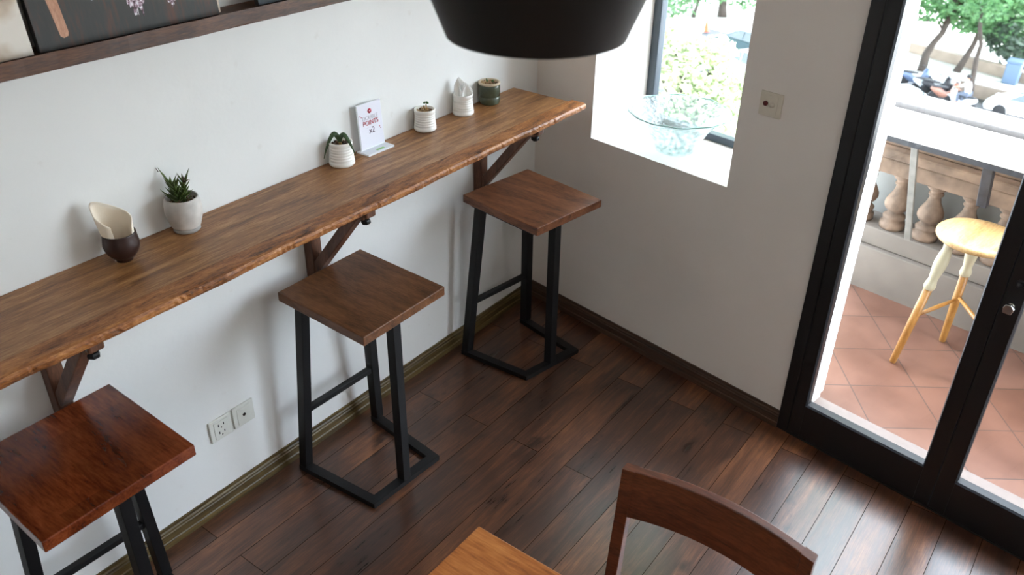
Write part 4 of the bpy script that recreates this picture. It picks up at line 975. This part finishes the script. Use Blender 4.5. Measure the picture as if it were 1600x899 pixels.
# person on the motorbike: one skinned body
pe = thing('person', 'person in white shirt and grey trousers riding a motorbike', 'person', RB, RBZ)
def skin_body(name, mat, verts, edges, rad, parent):
    me = bpy.data.meshes.new(name); me.from_pydata(verts, edges, []); o = bpy.data.objects.new(name, me); C.objects.link(o); o.parent = parent
    sk_ = o.modifiers.new('skin', 'SKIN'); me.materials.append(mat)
    for i, v in enumerate(me.skin_vertices[0].data): v.radius = rad[i]; v.use_root = (i == 0)
    sb = o.modifiers.new('sub', 'SUBSURF'); sb.levels = 1; sb.render_levels = 2
    return o
V_ = [(-.25, 0, .92), (-.22, 0, 1.12), (-.16, 0, 1.34), (-.10, 0, 1.46), (-.07, 0, 1.54), (-.06, 0, 1.64), (-.05, 0, 1.73),
      (-.13, .19, 1.40), (.08, .27, 1.22), (.32, .30, 1.10), (-.13, -.19, 1.40), (.08, -.27, 1.22), (.32, -.30, 1.10),
      (-.23, .11, .90), (.14, .17, .84), (.10, .16, .42), (.20, .16, .34), (-.23, -.11, .90), (.14, -.17, .84), (.10, -.16, .42), (.20, -.16, .34)]
E_ = [(0, 1), (1, 2), (2, 3), (3, 4), (4, 5), (5, 6), (2, 7), (7, 8), (8, 9), (2, 10), (10, 11), (11, 12), (0, 13), (13, 14), (14, 15), (15, 16), (0, 17), (17, 18), (18, 19), (19, 20)]
R_ = [(.15, .12), (.14, .11), (.16, .11), (.07, .07), (.06, .06), (.09, .10), (.08, .09), (.06, .06), (.045, .045), (.035, .035), (.06, .06), (.045, .045), (.035, .035), (.09, .09), (.075, .075), (.055, .055), (.05, .04), (.09, .09), (.075, .075), (.055, .055), (.05, .04)]
skin_body('body', MT['skin'], V_, E_, R_, pe)
skin_body('shirt', MT['shirt'], [V_[1], (-.23, 0, 1.0), V_[2], (-.105, 0, 1.44), V_[7], V_[8], V_[10], V_[11]], [(0, 1), (0, 2), (2, 3), (2, 4), (4, 5), (2, 6), (6, 7)], [(.165, .135), (.17, .14), (.18, .13), (.09, .09), (.08, .08), (.06, .06), (.08, .08), (.06, .06)], pe)
skin_body('trousers', MT['pants'], [V_[0], V_[13], V_[14], V_[15], V_[17], V_[18], V_[19]], [(0, 1), (1, 2), (2, 3), (0, 4), (4, 5), (5, 6)], [(.17, .14), (.11, .11), (.09, .09), (.07, .07), (.11, .11), (.09, .09), (.07, .07)], pe)
MB().ico((-.07, 0, 1.73), .125, 3, (1, .9, .85)).build('hair', MT['hair'], pe)
# bin and planter box
o = thing('street_bin', 'blue grey street bin by the low wall under the dark tree', 'bin', on_ground(1577, 131, ZS+.1))
m = MB(); m.box((0, 0, .62), (.85, .75, 1.15), .06); m.build('bin_body', MT['bin'], o); MB().box((0, 0, 1.25), (.92, .82, .11), .04).build('bin_lid', MT['bin'], o)
pb = at_street(1544, 155)
o = thing('planter_box', 'long grey stone planter at the street edge behind the rider', 'planter', pb, ALU)
m = MB(); m.box((0, 0, .38), (3.1, .8, .74), .03); m.build('planter_body', MT['kerb'], o); m = MB(); m.box((0, 0, .77), (3.3, .95, .08), .02); m.build('planter_rim', MT['pave'], o)
o = thing('traffic_cone', 'orange traffic cone on the pavement seen through the window', 'cone', on_ground(1103, 49, ZS+.1))
MB().lathe([(.22, .0), (.22, .04), (.16, .05), (.04, .72), (.02, .74)], 20).build('cone_body', MT['orange'], o)

# ------------------------------------------------------------------ light
w = bpy.data.worlds.new('sky'); bpy.context.scene.world = w; w.use_nodes = True
nt_ = w.node_tree; bg = nt_.nodes['Background']
sky = nt_.nodes.new('ShaderNodeTexSky'); sky.sky_type = 'NISHITA'; sky.sun_disc = False; sky.sun_elevation = R(58); sky.sun_rotation = R(200); sky.air_density = 1.0; sky.dust_density = 3.0; sky.ozone_density = 1
mixn = nt_.nodes.new('ShaderNodeMix'); mixn.data_type = 'RGBA'; mixn.inputs[0].default_value = .55; mixn.inputs[7].default_value = (7.0, 7.55, 8.1, 1)
nt_.links.new(sky.outputs['Color'], mixn.inputs[6]); nt_.links.new(mixn.outputs[2], bg.inputs['Color'])
SKY = 2.2
bg.inputs['Strength'].default_value = SKY
sd = bpy.data.lights.new('sun', 'SUN'); sd.energy = 4.0; sd.angle = R(1); sd.color = (1, .95, .86)
so = bpy.data.objects.new('sun', sd); C.objects.link(so)
sv = (NB*.34-Vector((0, 0, 1))*.94+DB*.05).normalized()
so.rotation_euler = sv.to_track_quat('-Z', 'Y').to_euler()
def lamp(name, loc, size, e, col, rot=(0, 0, 0)):
    ld = bpy.data.lights.new(name, 'AREA'); ld.shape = 'RECTANGLE'; ld.size, ld.size_y = size; ld.energy = e; ld.color = col
    o = bpy.data.objects.new(name, ld); C.objects.link(o); o.location = loc; o.rotation_euler = rot; return o
for i, (x, y) in enumerate(((-1.7, -3.7), (-3.1, -3.7), (-4.4, -3.4))): lamp('fill_light', (x, y, ZC-.02), (.6, .6), 8, (1, .95, .89))  # unseen fill lights added under the ceiling to brighten the right wall
sc = bpy.context.scene
sc.view_settings.view_transform = 'Standard'; sc.view_settings.look = 'None'; sc.view_settings.exposure = .34; sc.view_settings.gamma = 1; sc.view_settings.use_curve_mapping = False
sc.cycles.use_denoising = True; sc.cycles.max_bounces = 10; sc.cycles.diffuse_bounces = 6; sc.cycles.transparent_max_bounces = 12
sc.cycles.sample_clamp_indirect = 8
